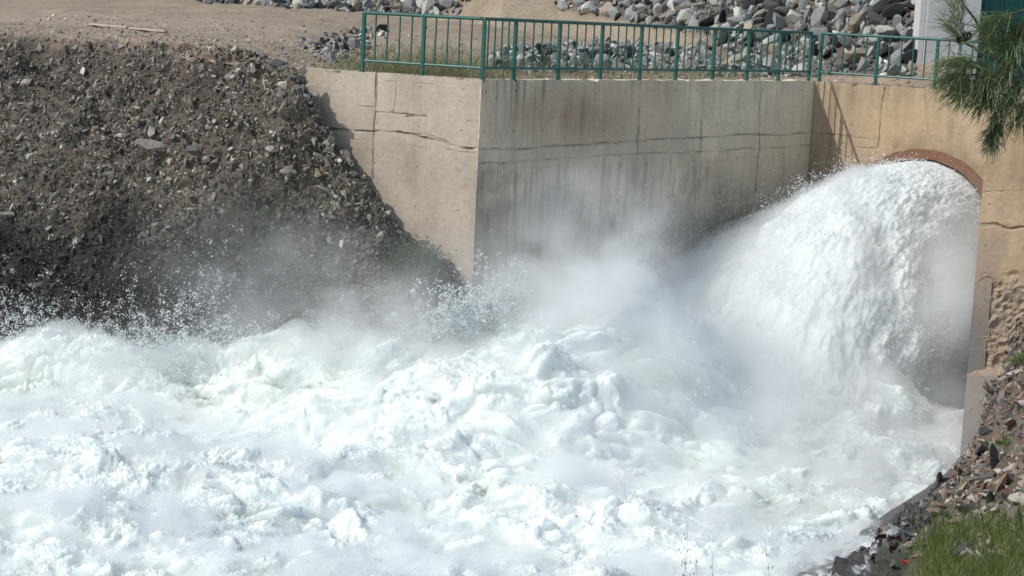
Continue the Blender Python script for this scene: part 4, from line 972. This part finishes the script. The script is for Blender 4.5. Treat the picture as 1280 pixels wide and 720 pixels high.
for args in [(1205, 52, -14, -16, 90, .16, G2, 9.1), (1198, 30, -4, -26, 90, .16, G2, 9.1), (1195, -5, -5, -18, 90, .14, G2, 9.1), (1212, 80, -22, -2, 110, .13, G2), (1225, 100, -22, 4, 130, .13, G1),
             (1205, 92, -20, 6, 110, .13, G1), (1240, 92, -12, 14, 150, .14, G1), (1255, 60, -16, -14, 110, .15, G1), (1262, 18, -20, 10, 110, .14, G1), (1275, 45, -12, 14, 110, .15, G1),
             (1270, 75, -14, 14, 150, .15, G1), (1278, 100, -12, 20, 150, .15, G1), (1258, 120, -6, 14, 140, .12, G1), (1250, 148, -6, 16, 130, .11, G3), (1244, 160, -4, 14, 90, .09, G3),
             (1284, 130, -6, 14, 90, .14, G1), (1240, 110, -12, 10, 120, .13, G1), (1230, 80, -20, 0, 100, .14, G1), (1284, 25, -14, 12, 100, .15, G3), (1215, 108, -14, 12, 90, .11, G2), (1250, 100, -12, 16, 120, .14, G3)]:
    shoot(*args)
V, Fc = merge(nee); mesh_np('needles', V, Fc, M_leaf, pine, col=np.concatenate(ncol))
cp = at(1206, 47, 9.08); Vs, Fs = [], []
for k in range(46):                                       # pine cone: overlapping scales round a spindle
    t = k/46; a_ = k*2.4; rr_ = .020*math.sin(math.pi*(.12+.8*t)); z_ = (t-.5)*.075
    c_ = np.array([math.cos(a_)*rr_, math.sin(a_)*rr_, z_]); v = OCTA[0]*np.array([.009, .009, .005])+c_
    Vs.append(v); Fs.append(OCTA[1]+6*k)
V = np.concatenate(Vs); Rm = np.array(Matrix.Rotation(math.radians(62), 3, 'Y')); V = V@Rm.T+cp
mesh_np('pine_cone', V, np.concatenate(Fs), M_soil, pine, col=np.tile((.035, .027, .022), (len(V), 1)))

# ---------------------------------------------------------------- base ground sheet far around, sky, sun, camera
bm = bmesh.new(); vs = [bm.verts.new(p) for p in ((-700, -300, -2.2), (700, -300, -2.2), (700, 900, -2.2), (-700, 900, -2.2))]; bm.faces.new(vs)
me = bpy.data.meshes.new('river_bed'); bm.to_mesh(me); bm.free()
me.materials.append(col_mat('river bed', .9, .5, .2, .3, .02, .2, base=(.22, .18, .14))); o = bpy.data.objects.new('river_bed', me); COL.objects.link(o); tag(o, kind='structure')

W = bpy.data.worlds.new('World'); S.world = W; W.use_nodes = True; nt = W.node_tree
sky = nt.nodes.new('ShaderNodeTexSky'); sky.sky_type = 'NISHITA'; sky.sun_disc = False
EL = math.radians(47); AZ = math.radians(200.5)                # direction to the sun in the ground plane
sd = np.array([math.cos(AZ)*math.cos(EL), math.sin(AZ)*math.cos(EL), math.sin(EL)])
sky.sun_elevation = EL; sky.sun_rotation = math.atan2(sd[0], sd[1]) % (2*math.pi)
tn_ = nt.nodes.new('ShaderNodeVectorMath'); tn_.operation = 'MULTIPLY'; tn_.inputs[1].default_value = (.94, 1.0, .92); nt.links.new(sky.outputs[0], tn_.inputs[0])
nt.links.new(tn_.outputs[0], nt.nodes['Background'].inputs[0]); nt.nodes['Background'].inputs[1].default_value = .15
sl_ = bpy.data.lights.new('sun', 'SUN'); sl_.energy = 3.0; sl_.angle = math.radians(.55); sl_.color = (1, .965, .90)
so = bpy.data.objects.new('sun', sl_); COL.objects.link(so); so.rotation_euler = Vector(sd).to_track_quat('Z', 'Y').to_euler()
cd = bpy.data.cameras.new('camera'); cd.sensor_width = 36; cd.lens = 36*F/1280; cd.clip_end = 3000; cd.clip_start = .1
co = bpy.data.objects.new('camera', cd); COL.objects.link(co); S.camera = co
Mx = Matrix(((CR[0], CU[0], -_f[0]), (CR[1], CU[1], -_f[1]), (CR[2], CU[2], -_f[2]))).to_4x4(); Mx.translation = Vector(CAM); co.matrix_world = Mx
S.view_settings.view_transform = 'Standard'; S.view_settings.look = 'None'; S.view_settings.exposure = 0.20; S.view_settings.gamma = 1; S.view_settings.use_curve_mapping = False
cy_ = S.cycles; cy_.use_denoising = True; cy_.max_bounces = 10; cy_.diffuse_bounces = 4; cy_.volume_bounces = 8; cy_.transmission_bounces = 4; cy_.transparent_max_bounces = 8
cy_.volume_step_rate = 1.0; cy_.volume_max_steps = 40; cy_.sample_clamp_indirect = 4
cy_.use_adaptive_sampling = True; cy_.adaptive_threshold = .04
